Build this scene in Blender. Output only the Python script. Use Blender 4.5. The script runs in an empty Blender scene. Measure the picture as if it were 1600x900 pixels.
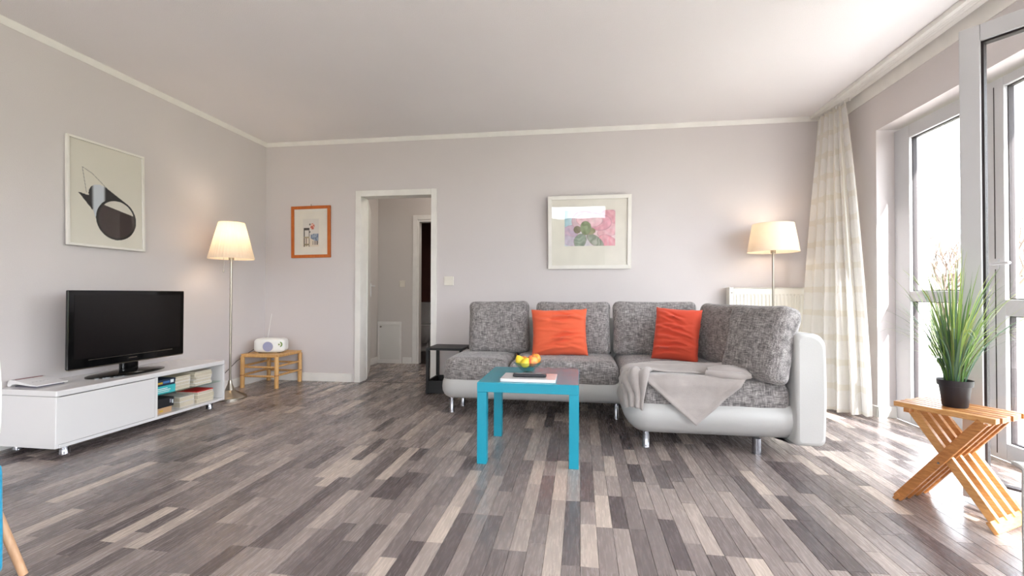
import bpy, math, random
from mathutils import Vector, Matrix, noise
random.seed(7)
S=bpy.context.scene; C=S.collection
R=math.radians
# ---------------------------------------------------------------- camera
HC=0.94
def camera():
    yaw,pitch,roll=R(8.412),R(.713),R(-.158)
    f=Vector((-math.sin(yaw)*math.cos(pitch),math.cos(yaw)*math.cos(pitch),math.sin(pitch)))
    r=Vector((math.cos(yaw),math.sin(yaw),0)); d=f.cross(r)
    r2=r*math.cos(roll)+d*math.sin(roll); d2=d*math.cos(roll)-r*math.sin(roll)
    cam=bpy.data.cameras.new('camera'); o=bpy.data.objects.new('camera',cam); C.objects.link(o)
    cam.lens=723.66/1600*36; cam.sensor_width=36; cam.clip_start=.05; cam.clip_end=200
    m=Matrix((r2,-d2,-f)).transposed().to_4x4(); m.translation=(0,0,HC); o.matrix_world=m
    S.camera=o
camera()
# ---------------------------------------------------------------- sky, sun, exposure
w=bpy.data.worlds.new('sky'); S.world=w; w.use_nodes=True
bg=w.node_tree.nodes['Background']; bg.inputs['Color'].default_value=(.86,.92,1.0,1); bg.inputs['Strength'].default_value=1.7
sun=bpy.data.lights.new('sun','SUN'); sun.energy=3.2; sun.angle=R(1.0); sun.color=(1,.97,.93)
so=bpy.data.objects.new('sun',sun); C.objects.link(so)
so.rotation_euler=Vector((-.30,1.0,-.66)).to_track_quat('-Z','Y').to_euler()
def portal(name,loc,rot,sx,sy):
    l=bpy.data.lights.new(name,'AREA'); l.shape='RECTANGLE'; l.size=sx; l.size_y=sy; l.cycles.is_portal=True
    o=bpy.data.objects.new(name,l); C.objects.link(o); o.location=loc; o.rotation_euler=rot
portal('portal_balcony',(2.66,2.6,1.12),(0,R(90),0),2.1,2.7)
portal('portal_side_rear',(2.66,-.75,1.15),(0,R(90),0),2.1,3.5)
portal('portal_rear',(-.95,-3.26,1.22),(R(90),0,0),3.3,1.75)
S.view_settings.view_transform='Standard'; S.view_settings.look='None'; S.view_settings.gamma=1
S.view_settings.use_curve_mapping=False
S.view_settings.exposure=3.0

# ---------------------------------------------------------------- materials
def srgb(c):
    return tuple(((v/255)/12.92 if v/255<=.04045 else ((v/255+.055)/1.055)**2.4) for v in c)+(1,)
def newmat(n):
    m=bpy.data.materials.new(n); m.use_nodes=True; return m,m.node_tree,m.node_tree.nodes['Principled BSDF']
def nd(t,typ,**k):
    n=t.nodes.new(typ)
    for a,b in k.items(): setattr(n,a,b)
    return n
def coords(t,scale=(1,1,1),kind='Object'):
    if kind=='World': g=nd(t,'ShaderNodeNewGeometry'); out=g.outputs['Position']
    elif kind=='UV': g=nd(t,'ShaderNodeTexCoord'); out=g.outputs['UV']
    else: g=nd(t,'ShaderNodeTexCoord'); out=g.outputs[kind]
    mp=nd(t,'ShaderNodeMapping'); mp.inputs['Scale'].default_value=scale; t.links.new(out,mp.inputs[0]); return mp.outputs[0]
def noisetex(t,vec,scale=5,detail=4,rough=.5,dist=0):
    n=nd(t,'ShaderNodeTexNoise'); n.inputs['Scale'].default_value=scale; n.inputs['Detail'].default_value=detail
    n.inputs['Roughness'].default_value=rough; n.inputs['Distortion'].default_value=dist; t.links.new(vec,n.inputs['Vector']); return n.outputs['Fac']
def ramp(t,fac,stops):
    r=nd(t,'ShaderNodeValToRGB'); e=r.color_ramp.elements
    while len(e)<len(stops): e.new(.5)
    for i,(p,c) in enumerate(stops): e[i].position=p; e[i].color=c
    t.links.new(fac,r.inputs[0]); return r.outputs[0]
def bump(t,b,h,strength=.2,dist=.01):
    n=nd(t,'ShaderNodeBump'); n.inputs['Strength'].default_value=strength; n.inputs['Distance'].default_value=dist
    t.links.new(h,n.inputs['Height']); t.links.new(n.outputs[0],b.inputs['Normal'])
def mathn(t,op,a,b=None,c=None):
    n=nd(t,'ShaderNodeMath',operation=op)
    for i,v in enumerate((a,b,c)):
        if v is None: continue
        if isinstance(v,(int,float)): n.inputs[i].default_value=v
        else: t.links.new(v,n.inputs[i])
    return n.outputs[0]
def mixc(t,fac,a,b):
    n=nd(t,'ShaderNodeMix',data_type='RGBA')
    for s,v in ((0,fac),(6,a),(7,b)):
        if isinstance(v,(int,float)): n.inputs[s].default_value=v
        elif isinstance(v,tuple): n.inputs[s].default_value=v
        else: t.links.new(v,n.inputs[s])
    return n.outputs[2]
def plain(n,rgb,rough=.5,metal=0,var=.04,nscale=8,bmp=0,bscale=200,coat=0,sheen=0):
    m,t,b=newmat(n); c=srgb(rgb); v=coords(t)
    f=noisetex(t,v,nscale,3)
    lo=tuple(x*(1-var) for x in c[:3])+(1,); hi=tuple(min(1,x*(1+var)) for x in c[:3])+(1,)
    t.links.new(ramp(t,f,[(.3,lo),(.7,hi)]),b.inputs['Base Color'])
    b.inputs['Roughness'].default_value=rough; b.inputs['Metallic'].default_value=metal
    b.inputs['Coat Weight'].default_value=coat; b.inputs['Sheen Weight'].default_value=sheen
    if bmp: bump(t,b,noisetex(t,coords(t),bscale,2),bmp,.004)
    return m
def wood(n,rgb1,rgb2,axis=(30,30,3),rough=.4):
    m,t,b=newmat(n); v=coords(t,axis); f=noisetex(t,v,2.5,6,.6,.6)
    t.links.new(ramp(t,f,[(.3,srgb(rgb1)),(.7,srgb(rgb2))]),b.inputs['Base Color']); b.inputs['Roughness'].default_value=rough
    bump(t,b,f,.1,.002); return m
def wallmat(n,rgb,strength=.25,scale=260,rough=.75):
    m,t,b=newmat(n); v=coords(t,kind='World'); f=noisetex(t,v,scale,3,.6); g=noisetex(t,v,1.3,2)
    c=srgb(rgb); lo=tuple(x*.97 for x in c[:3])+(1,)
    t.links.new(ramp(t,g,[(.3,lo),(.7,c)]),b.inputs['Base Color']); b.inputs['Roughness'].default_value=rough
    bump(t,b,f,strength,.004); return m
def floormat():
    m,t,b=newmat('grey_oak_laminate')
    at=nd(t,'ShaderNodeAttribute'); at.attribute_name='tone'; tone=at.outputs['Fac']
    g=nd(t,'ShaderNodeNewGeometry'); mp=nd(t,'ShaderNodeMapping'); mp.inputs['Scale'].default_value=(1,.07,1)
    t.links.new(g.outputs['Position'],mp.inputs[0])
    cx=nd(t,'ShaderNodeCombineXYZ'); t.links.new(mathn(t,'MULTIPLY',tone,37.0),cx.inputs[0]); t.links.new(mathn(t,'MULTIPLY',tone,91.0),cx.inputs[1]); t.links.new(mathn(t,'MULTIPLY',tone,17.0),cx.inputs[2])
    va=nd(t,'ShaderNodeVectorMath',operation='ADD'); t.links.new(mp.outputs[0],va.inputs[0]); t.links.new(cx.outputs[0],va.inputs[1])
    fine=noisetex(t,va.outputs[0],150,5,.65,.3); wide=noisetex(t,va.outputs[0],22,3,.6,2.0)
    base=ramp(t,tone,[(0,srgb((92,82,82))),(.35,srgb((127,116,113))),(.7,srgb((160,147,141))),(1,srgb((196,181,169)))])
    mix=mathn(t,'ADD',mathn(t,'MULTIPLY',fine,.6),mathn(t,'MULTIPLY',wide,.4))
    k=ramp(t,mix,[(.30,(.72,.71,.71,1)),(.52,(1,1,1,1)),(.75,(1.14,1.13,1.12,1))])
    mm=nd(t,'ShaderNodeMix',data_type='RGBA',blend_type='MULTIPLY'); mm.inputs[0].default_value=1
    t.links.new(base,mm.inputs[6]); t.links.new(k,mm.inputs[7]); t.links.new(mm.outputs[2],b.inputs['Base Color'])
    t.links.new(ramp(t,fine,[(.3,(.22,)*3+(1,)),(.7,(.31,)*3+(1,))]),b.inputs['Roughness'])
    bump(t,b,fine,.06,.001); b.inputs['Specular IOR Level'].default_value=.55
    return m
def fabric(n,d,l,hs=1.0,vert=True):
    m,t,b=newmat(n)
    a=noisetex(t,coords(t,(24*hs,190*hs,210*hs)),1,2,.65)      # dashes across
    c=noisetex(t,coords(t,(210*hs,26*hs,26*hs)),1,2,.65)
    e=noisetex(t,coords(t,(25,25,25)),1,3,.6)
    f=mathn(t,'ADD',mathn(t,'MULTIPLY',a,.46),mathn(t,'ADD',mathn(t,'MULTIPLY',c,.36),mathn(t,'MULTIPLY',e,.18)))
    mid=tuple((x+y)/2 for x,y in zip(d,l))
    t.links.new(ramp(t,f,[(.37,srgb(d)),(.5,srgb(mid)),(.64,srgb(l))]),b.inputs['Base Color'])
    b.inputs['Roughness'].default_value=.9; b.inputs['Sheen Weight'].default_value=.25
    bump(t,b,f,.5,.004); return m
def metal(n,rgb=(200,200,200),rough=.2):
    return plain(n,rgb,rough,1,.02)
def glassmat(n,tint=(1,1,1,1),rough=0,ior=1.45):
    m,t,b=newmat(n); t.nodes.remove(b); out=t.nodes['Material Output']
    tr=nd(t,'ShaderNodeBsdfTransparent'); tr.inputs[0].default_value=tint
    gl=nd(t,'ShaderNodeBsdfGlossy'); gl.inputs['Roughness'].default_value=rough
    fr=nd(t,'ShaderNodeLayerWeight'); fr.inputs['Blend'].default_value=.5
    f0=((ior-1)/(ior+1))**2
    fc=mathn(t,'ADD',mathn(t,'MULTIPLY',mathn(t,'POWER',fr.outputs['Facing'],5.0),1-f0),f0)   # Schlick, same from both sides
    mx=nd(t,'ShaderNodeMixShader'); t.links.new(fc,mx.inputs[0]); t.links.new(tr.outputs[0],mx.inputs[1]); t.links.new(gl.outputs[0],mx.inputs[2])
    t.links.new(mx.outputs[0],out.inputs[0]); return m
def translucent(n,rgb,fac=.4,colnode=None,bmp=None):
    m,t,b=newmat(n); out=t.nodes['Material Output']
    tl=nd(t,'ShaderNodeBsdfTranslucent'); mx=nd(t,'ShaderNodeMixShader'); mx.inputs[0].default_value=fac
    b.inputs['Roughness'].default_value=.85
    if colnode: c=colnode(t); t.links.new(c,b.inputs['Base Color']); t.links.new(c,tl.inputs[0])
    else:
        c=ramp(t,noisetex(t,coords(t),20,3),[(.3,tuple(x*.96 for x in srgb(rgb)[:3])+(1,)),(.7,srgb(rgb))]); t.links.new(c,b.inputs['Base Color']); t.links.new(c,tl.inputs[0])
    t.links.new(b.outputs[0],mx.inputs[1]); t.links.new(tl.outputs[0],mx.inputs[2]); t.links.new(mx.outputs[0],out.inputs[0])
    return m
def attrmat(n,rough=.6,spec=.3):
    m,t,b=newmat(n); a=nd(t,'ShaderNodeAttribute'); a.attribute_name='Col'; t.links.new(a.outputs['Color'],b.inputs['Base Color'])
    b.inputs['Roughness'].default_value=rough; b.inputs['Specular IOR Level'].default_value=spec; return m
def curtain_col(t):
    # woven pattern of large rounded rectangles in a grid
    v=coords(t,(1,1,1),'UV'); sp=nd(t,'ShaderNodeSeparateXYZ'); t.links.new(v,sp.inputs[0])
    fx=mathn(t,'ABSOLUTE',mathn(t,'SUBTRACT',mathn(t,'FRACT',mathn(t,'MULTIPLY',sp.outputs[0],5)),.5))
    fy=mathn(t,'ABSOLUTE',mathn(t,'SUBTRACT',mathn(t,'FRACT',mathn(t,'MULTIPLY',sp.outputs[1],13)),.5))
    px=mathn(t,'POWER',mathn(t,'DIVIDE',fx,.36),4.0); py=mathn(t,'POWER',mathn(t,'DIVIDE',fy,.38),4.0)
    inside=mathn(t,'LESS_THAN',mathn(t,'ADD',px,py),1.0)
    return mixc(t,inside,srgb((246,243,235)),srgb((252,251,248)))
M={}
M['wall']=wallmat('ingrain_wallpaper',(216,209,208))
M['ceiling']=wallmat('white_rough_ceiling',(236,232,232),.5,200)
M['trim']=plain('white_trim_paint',(236,233,228),.45)
M['hall']=wallmat('hall_wallpaper',(214,208,202))
M['floor']=floormat()
M['joint']=plain('dark_floor_joint',(45,40,38),.8)
M['bath']=wallmat('bathroom_dark_tile',(160,116,108),.1,30,.4)
M['bathfloor']=plain('bathroom_dark_floor',(60,45,45),.4)
M['leather']=plain('white_leather',(190,189,187),.42,0,.02,5,.12,180)
M['fabric']=fabric('grey_melange_weave',(72,68,69),(190,184,181))
M['legs']=metal('chrome',(150,150,155),.2)
M['steel']=metal('brushed_nickel',(166,158,146),.28)
M['orange']=plain('orange_cotton',(230,100,64),.85,0,.05,6,.25,400,0,.1)
M['red']=plain('red_orange_cotton',(218,80,54),.85,0,.05,6,.25,400,0,.1)
M['throw']=plain('taupe_fleece',(165,157,153),.95,0,.05,20,.4,300,0,.5)
M['white']=plain('white_gloss_lacquer',(226,224,224),.16,0,.01,3,0,0,.3)
M['blackgloss']=plain('black_gloss_plastic',(9,9,10),.07)
M['screen']=plain('dark_screen',(16,13,14),.22)
M['blackwood']=plain('black_stained_wood',(10,9,10),.5)
M['teal']=plain('turquoise_lacquer',(5,142,166),.38,0,.03)
M['tealtop']=plain('turquoise_lacquer_top',(20,150,170),.16,0,.03)
M['bamboo']=wood('honey_bamboo',(196,142,82),(228,184,120))
M['bamboodark']=plain('bamboo_node',(160,104,54),.5)
M['teak']=wood('oiled_teak',(156,96,50),(200,140,82),(10,10,60),.35)
M['teaklight']=wood('pale_teak',(186,130,76),(216,166,108),(10,10,60),.35)
M['pvc']=plain('white_pvc_frame',(202,202,204),.35,0,.01)
M['gasket']=plain('dark_rubber_gasket',(38,30,32),.6)
M['glass']=glassmat('window_glass')
M['picglass']=glassmat('picture_glass')
M['shelfglass']=glassmat('greenish_shelf_glass',(.85,.95,.9,1))
M['bowlglass']=glassmat('clear_pressed_glass',(.93,.97,.95,1),.02,1.5)
M['radiator']=plain('cream_enamel',(240,236,224),.4,0,.01)
M['curtain']=translucent('white_patterned_curtain',(235,230,220),.55,curtain_col)
M['shade']=translucent('cream_pleated_shade',(250,240,225),.42)
M['cream']=plain('cream_mat_board',(232,227,216),.8)
M['whiteframe']=plain('white_frame',(235,231,224),.45)
M['orangewood']=wood('orange_wood_frame',(184,92,32),(204,112,44),(40,40,5),.45)
M['print']=attrmat('printed_paper',.6)
M['pot']=plain('black_plastic_pot',(34,29,34),.5)
M['soil']=plain('dark_soil',(40,32,26),.95,0,.3,60,.6,100)
def leafmat():
    return attrmat('grass_leaf',.5,.4)
M['leaf']=leafmat()
M['plastic']=plain('white_shell_plastic',(240,240,236),.3)
M['beech']=wood('beech_leg',(196,150,112),(222,182,146))
M['turq']=plain('turquoise_knit',(20,150,190),.95,0,.12,60,.7,120,0,.3)
M['whitecloth']=plain('white_fleece',(226,226,224),.95,0,.03,30,.4,250)
M['concrete']=plain('white_render_outside',(235,232,226),.8)
M['door']=plain('white_door_paint',(228,226,220),.4,0,.01)
M['switch']=plain('cream_switch_plastic',(232,226,214),.35)
M['porcelain']=plain('white_porcelain',(235,235,235),.15)
bulbwhite=plain('white_lamp_glass',(235,230,222),.4)
M['twig']=plain('bare_twig',(96,80,70),.8,0,.15)
def groundmat():
    m,t,b=newmat('spring_grass'); v=coords(t,kind='World'); f=noisetex(t,v,3,6,.7); 
    t.links.new(ramp(t,f,[(.3,srgb((84,94,56))),(.55,srgb((108,112,78))),(.75,srgb((126,120,98)))]),b.inputs['Base Color'])
    b.inputs['Roughness'].default_value=.95; bump(t,b,noisetex(t,v,30,4),.8,.05); return m
M['grass']=groundmat()
M['gravel']=plain('pale_gravel',(112,106,102),.9,0,.3,30,.8,40)

# ---------------------------------------------------------------- mesh builder
class MB:
    def __init__(s): s.v=[]; s.f=[]; s.sm=[]; s.uv=None; s.col=None
    def add(s,vs,fs,smooth=False):
        n=len(s.v); s.v+= [tuple(p) for p in vs]; s.f+=[tuple(i+n for i in f) for f in fs]; s.sm+=[smooth]*len(fs); return s
    def box(s,x0,x1,y0,y1,z0,z1):
        return s.add([(x0,y0,z0),(x1,y0,z0),(x1,y1,z0),(x0,y1,z0),(x0,y0,z1),(x1,y0,z1),(x1,y1,z1),(x0,y1,z1)],
            [(0,3,2,1),(4,5,6,7),(0,1,5,4),(1,2,6,5),(2,3,7,6),(3,0,4,7)])
    def beam(s,a,b,w,h,up=(0,0,1)):
        a=Vector(a);b=Vector(b);d=(b-a).normalized();u=Vector(up); x=d.cross(u).normalized(); y=x.cross(d).normalized()
        vs=[]
        for p in (a,b):
            for sx,sy in ((-1,-1),(1,-1),(1,1),(-1,1)): vs.append(p+x*sx*w/2+y*sy*h/2)
        return s.add(vs,[(0,1,2,3),(7,6,5,4),(0,4,5,1),(1,5,6,2),(2,6,7,3),(3,7,4,0)])
    def tube(s,pts,rad,n=10,cap=True):
        pts=[Vector(p) for p in pts]; rs=rad if isinstance(rad,(list,tuple)) else [rad]*len(pts)
        rings=[]; x=None
        for i,p in enumerate(pts):
            d=(pts[min(i+1,len(pts)-1)]-pts[max(i-1,0)]).normalized()
            if x is None: x=d.cross(Vector((0,0,1)) if abs(d.z)<.9 else Vector((1,0,0))).normalized()
            x=(x-d*x.dot(d)).normalized(); y=d.cross(x)
            rings.append([p+(x*math.cos(2*math.pi*k/n)+y*math.sin(2*math.pi*k/n))*rs[i] for k in range(n)])
        vs=[q for r in rings for q in r]; fs=[]
        for i in range(len(pts)-1):
            for k in range(n): fs.append((i*n+k,i*n+(k+1)%n,(i+1)*n+(k+1)%n,(i+1)*n+k))
        s.add(vs,fs,True)
        if cap:
            s.add(rings[0],[tuple(range(n))[::-1]]); s.add(rings[-1],[tuple(range(n))])
        return s
    def lathe(s,prof,c=(0,0),n=40,smooth=True,closed=False):
        vs=[];fs=[]
        for r,z in prof:
            for k in range(n): a=2*math.pi*k/n; vs.append((c[0]+r*math.cos(a),c[1]+r*math.sin(a),z))
        m=len(prof)
        for i in range(m-1 if not closed else m):
            j=(i+1)%m
            for k in range(n): fs.append((i*n+k,i*n+(k+1)%n,j*n+(k+1)%n,j*n+k))
        if not closed:
            if prof[0][0]>1e-4: fs.append(tuple(range(n))[::-1])
            if prof[-1][0]>1e-4: fs.append(tuple((m-1)*n+k for k in range(n)))
        return s.add(vs,fs,smooth)
    def prism(s,pts,z0,z1):   # pts in xy
        n=len(pts); vs=[(x,y,z0) for x,y in pts]+[(x,y,z1) for x,y in pts]
        return s.add(vs,[tuple(range(n))[::-1],tuple(range(n,2*n))]+[(i,(i+1)%n,n+(i+1)%n,n+i) for i in range(n)])
    def rbox(s,a,b,c,r,n=14,fn=None):
        """rounded box, half sizes a b c; fn deforms points"""
        pos={};vs=[];fs=[]
        def P(p):
            key=tuple(round(x,5) for x in p)
            if key in pos: return pos[key]
            q=Vector((p[0]*a,p[1]*b,p[2]*c)); inner=Vector([max(-(h-r),min(h-r,x)) for h,x in zip((a,b,c),q)])
            d=q-inner; 
            if d.length>1e-9: q=inner+d.normalized()*r
            if fn: q=fn(q,p)
            pos[key]=len(vs); vs.append(tuple(q)); return pos[key]
        def rem(x):   # denser near edges
            return math.sin(x*math.pi/2)*.55+x*.45
        g=[rem(-1+2*i/n) for i in range(n+1)]
        for ax in range(3):
            for sg in (-1,1):
                for i in range(n):
                    for j in range(n):
                        q=[]
                        for (di,dj) in ((0,0),(1,0),(1,1),(0,1)):
                            p=[0,0,0]; p[ax]=sg; p[(ax+1)%3]=g[i+di]; p[(ax+2)%3]=g[j+dj]; q.append(P(p))
                        fs.append(tuple(q) if sg>0 else tuple(q[::-1]))
        return s.add(vs,fs,True)
    def slab(s,outline,prof):
        """outline: CCW xy points; prof: list of (inset,z) bottom to top; rounded slab"""
        n=len(outline); P=[Vector(p) for p in outline]; N=[]
        for i in range(n):
            t=(P[(i+1)%n]-P[i-1]).normalized(); N.append(Vector((-t.y,t.x)))
        vs=[];fs=[]
        for ins,z in prof:
            for i in range(n): q=P[i]+N[i]*ins; vs.append((q.x,q.y,z))
        m=len(prof)
        for j in range(m-1):
            for i in range(n): fs.append((j*n+i,j*n+(i+1)%n,(j+1)*n+(i+1)%n,(j+1)*n+i))
        s.add(vs,fs,True)
        cx=sum(p.x for p in P)/n; cy=sum(p.y for p in P)/n
        for j,rev in ((0,True),(m-1,False)):
            ring=[vs[j*n+i] for i in range(n)]; z=prof[j][1]
            k=10; vv=[];ff=[]
            for a in range(k):
                tt=a/k
                for q in ring: vv.append((q[0]*(1-tt)+cx*tt,q[1]*(1-tt)+cy*tt,z))
            vv.append((cx,cy,z))
            for a in range(k-1):
                for i in range(n):
                    f=(a*n+i,a*n+(i+1)%n,(a+1)*n+(i+1)%n,(a+1)*n+i); ff.append(f[::-1] if rev else f)
            for i in range(n):
                f=((k-1)*n+i,(k-1)*n+(i+1)%n,k*n); ff.append(f[::-1] if rev else f)
            s.add(vv,ff,True)
        return s
def rrect(x0,x1,y0,y1,r,seg=8,es=6):
    """CCW rounded rectangle; r = (bl,br,tr,tl)"""
    if not isinstance(r,(tuple,list)): r=(r,)*4
    out=[]
    for (cx,cy,rr,a0) in ((x0+r[0],y0+r[0],r[0],180),(x1-r[1],y0+r[1],r[1],270),(x1-r[2],y1-r[2],r[2],0),(x0+r[3],y1-r[3],r[3],90)):
        for k in range(seg+1):
            a=R(a0+90*k/seg); out.append((cx+rr*math.cos(a),cy+rr*math.sin(a)))
    res=[]
    for i,p in enumerate(out):
        q=out[(i+1)%len(out)]; d=math.dist(p,q); k=max(1,int(d/.12))
        for j in range(k): res.append((p[0]+(q[0]-p[0])*j/k,p[1]+(q[1]-p[1])*j/k))
    return res

def obj(name,mb,mat,parent=None,world=False,bevel=0,sharp=40,label=None,solid=0,sub=0,kind=None):
    me=bpy.data.meshes.new(name); vs=mb.v
    o=bpy.data.objects.new(name,me); C.objects.link(o)
    if parent is not None:
        o.parent=parent
        if world:
            inv=MW[parent.name].inverted(); vs=[tuple(inv@Vector(v)) for v in vs]
    me.from_pydata(vs,[],mb.f); me.materials.append(M[mat] if isinstance(mat,str) else mat)
    me.polygons.foreach_set('use_smooth',[bool(x) for x in mb.sm])
    if mb.uv:
        ul=me.uv_layers.new(name='UVMap')
        for l in me.loops: ul.data[l.index].uv=mb.uv[l.vertex_index]
    if mb.col:
        ca=me.color_attributes.new('Col','FLOAT_COLOR','POINT')
        ca.data.foreach_set('color',[x for c in mb.col for x in c])
    if bevel:
        for p in me.polygons: p.use_smooth=True
        me.set_sharp_from_angle(angle=R(sharp))
        b=o.modifiers.new('bevel','BEVEL'); b.width=bevel; b.segments=2; b.limit_method='ANGLE'; b.angle_limit=R(35); b.harden_normals=True
    elif any(mb.sm): me.set_sharp_from_angle(angle=R(sharp))
    if solid:
        b=o.modifiers.new('solid','SOLIDIFY'); b.thickness=solid; b.offset=0
    if sub:
        b=o.modifiers.new('sub','SUBSURF'); b.levels=sub; b.render_levels=sub
    if label: o['label']=label
    if kind: o['kind']=kind
    MW[o.name]=(MW[parent.name].copy() if parent is not None else Matrix())
    return o
MW={}
def tag(o,label,cat,group=None):
    o['label']=label; o['category']=cat
    if group: o['group']=group
    return o
def thing(name,label,cat,loc=(0,0,0),rz=0,group=None,rot=None):
    o=bpy.data.objects.new(name,None); C.objects.link(o); o.empty_display_size=.1
    o.location=loc; o.rotation_euler=rot if rot else (0,0,rz)
    m=Matrix.Translation(loc)@(o.rotation_euler.to_matrix().to_4x4()); MW[o.name]=m
    return tag(o,label,cat,group)
def struct(name,mb,mat,**k):
    o=obj(name,mb,mat,**k); o['kind']='structure'; return o
def B(*a): return MB().box(*a)

# ================================================================= SETTING
XL,XR,YB,ZC=-3.41,2.26,4.616,2.58
XF=2.385           # inner face of window frames
YR=-3.1            # rear wall
TOP=2.21           # head of the big opening
# ---- walls
DX0,DX1,DZ=-2.30,-1.53,1.965     # doorway clear opening
b=MB(); b.box(XL-.15,DX0-.03,YB,YB+.14,0,ZC).box(DX1+.03,XR,YB,YB+.14,0,ZC).box(DX0-.03,DX1+.03,YB,YB+.14,DZ+.03,ZC)
struct('wall_back',b,'wall')
struct('wall_left',B(XL-.15,XL,YR-.15,YB,0,ZC),'wall')
WO=2.60
b=MB(); b.box(XR,WO,3.94,YB+.14,-.05,ZC).box(XR,WO,1.45,3.94,TOP,ZC).box(XR,WO,1.0,1.45,-.05,ZC).box(XR,WO,-2.5,1.0,TOP,ZC).box(XR,WO,YR-.15,-2.5,-.05,ZC)
struct('wall_right',b,'wall')
b=MB(); b.box(XL,-2.6,YR-.15,YR,0,ZC).box(.7,XR,YR-.15,YR,0,ZC).box(-2.6,.7,YR-.15,YR,0,.35).box(-2.6,.7,YR-.15,YR,2.1,ZC)
struct('wall_rear',b,'wall')
struct('ceiling',B(XL-.15,WO,YR-.15,YB+.14,ZC,ZC+.15),'ceiling')
# ---- hall and bathroom beyond the doorway
HX0,HX1,HY=-2.72,-.6,5.95
b=MB(); b.box(HX0-.1,HX0,YB+.14,HY,0,ZC); struct('wall_hall_left',b,'hall')
b=MB(); b.box(HX0-.1,-2.17,HY,HY+.1,0,ZC).box(-1.35,HX1,HY,HY+.1,0,ZC).box(-2.17,-1.35,HY,HY+.1,1.93,ZC); struct('wall_hall_back',b,'hall')
struct('wall_hall_right',B(HX1,HX1+.1,YB+.14,HY+.1,0,ZC),'hall')
struct('ceiling_hall',B(HX0-.1,HX1+.1,YB+.14,HY+.1,ZC,ZC+.1),'ceiling')
b=MB(); b.box(-3.2,-3.1,HY+.1,7.9,0,ZC).box(-3.2,-.9,7.9,8.0,0,ZC).box(-.9,-.8,HY+.1,8.0,0,ZC).box(-3.1,HX0-.1,HY+.0,HY+.1,0,ZC)
struct('wall_bathroom',b,'bath'); struct('ceiling_bathroom',B(-3.2,-.8,HY+.1,8.0,ZC,ZC+.1),'ceiling')
struct('floor_bathroom',B(-3.2,-.8,HY+.02,8.0,-.06,-.001),'bathfloor')
# ---- floor: laminate strips
fl=struct('floor',MB().box(XL,XF,YR,YB+.01,-.05,-.006).box(DX0-.03,DX1+.03,YB,YB+.14,-.05,-.006).box(HX0,HX1,YB+.14,HY+.02,-.05,-.006),'joint')
strips=[]
def covered(xa,xb,ya,yb):   # whether strip's region is floor; returns y-clip list
    out=[]
    if ya<YB-.002: out.append((ya,min(yb,YB-.002)))
    if yb>YB and xa>=DX0-.02 and xb<=DX1+.02: 
        lo,hi=max(ya,YB),min(yb,YB+.14)
        if hi>lo: out.append((lo,hi))
    if yb>YB+.14 and xb>HX0 and xa<HX1:
        lo,hi=max(ya,YB+.14),min(yb,HY)
        if hi>lo: out.append((lo,hi))
    return out
bw=.193/3; nrow=int((XF-XL)/bw)+1; rnd=random.Random(3)
for i in range(nrow):
    xa=XL+i*bw; xb=min(xa+bw,XF)
    if i%3==0: board=rnd.uniform(0,1.286)
    y=YR-board; cuts=[]
    bstart=y
    while y<HY:
        # each 1286 board has pieces of random length
        end=bstart+1.286
        rest=end-y
        L=rnd.choice((.24,.3,.36,.42,.5)) 
        if rest-L<.16: L=rest
        ya,yb=max(y,YR),min(y+L,HY)
        if yb>ya+.01:
            tone=min(1,max(0,rnd.gauss(.48,.27)))
            for lo,hi in covered(xa,xb,ya,yb):
                if hi-lo>.01: strips.append((xa,xb,lo,hi,tone))
        y+=L
        if y>=end-1e-6: bstart=end
def strip_mb(m,t,x0,x1,y0,y1,tone):
    g=.0004; e=.0011; x0+=g;x1-=g;y0+=g;y1-=g; z=0;zl=-.0012;zb=-.006
    vs=[(x0,y0,zb),(x1,y0,zb),(x1,y1,zb),(x0,y1,zb),(x0,y0,zl),(x1,y0,zl),(x1,y1,zl),(x0,y1,zl),(x0+e,y0+e,z),(x1-e,y0+e,z),(x1-e,y1-e,z),(x0+e,y1-e,z)]
    fs=[(8,9,10,11)]
    for i in range(4):
        j=(i+1)%4; fs.append((4+i,4+j,8+j,8+i)); fs.append((i,j,4+j,4+i))
    m.add(vs,fs); t+= [tone]*12
def tonemesh(name,m,t,kind=None):
    o=obj(name,m,'floor',fl,kind=kind); a=o.data.attributes.new('tone','FLOAT','POINT'); a.data.foreach_set('value',t); return o
def inview(s):
    cx,cy=(s[0]+s[1])/2,(s[2]+s[3])/2
    r=cx*.989+cy*.146; d=-cx*.146+cy*.989
    return d>1.42 and abs(r)<d*1.12 and not (cx<-2.95 and 2.24<cy<3.5)
vis=sorted([s for s in strips if inview(s)],key=lambda s:(-s[0]*.146*.5-s[1]*.146*.5+(s[2]+s[3])/2*.989))
near=set(id(s) for s in vis[:290]); mr,tr=MB(),[]
for s in strips:
    if id(s) in near: m,t=MB(),[]; strip_mb(m,t,*s); tonemesh('floor_strip',m,t)
    else: strip_mb(mr,tr,*s)
tonemesh('floor_strips_far',mr,tr,'stuff')
struct('trim_1',B(DX0,DX1,4.665,4.68,-.001,.002),'gasket')      # joint line under the door
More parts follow.
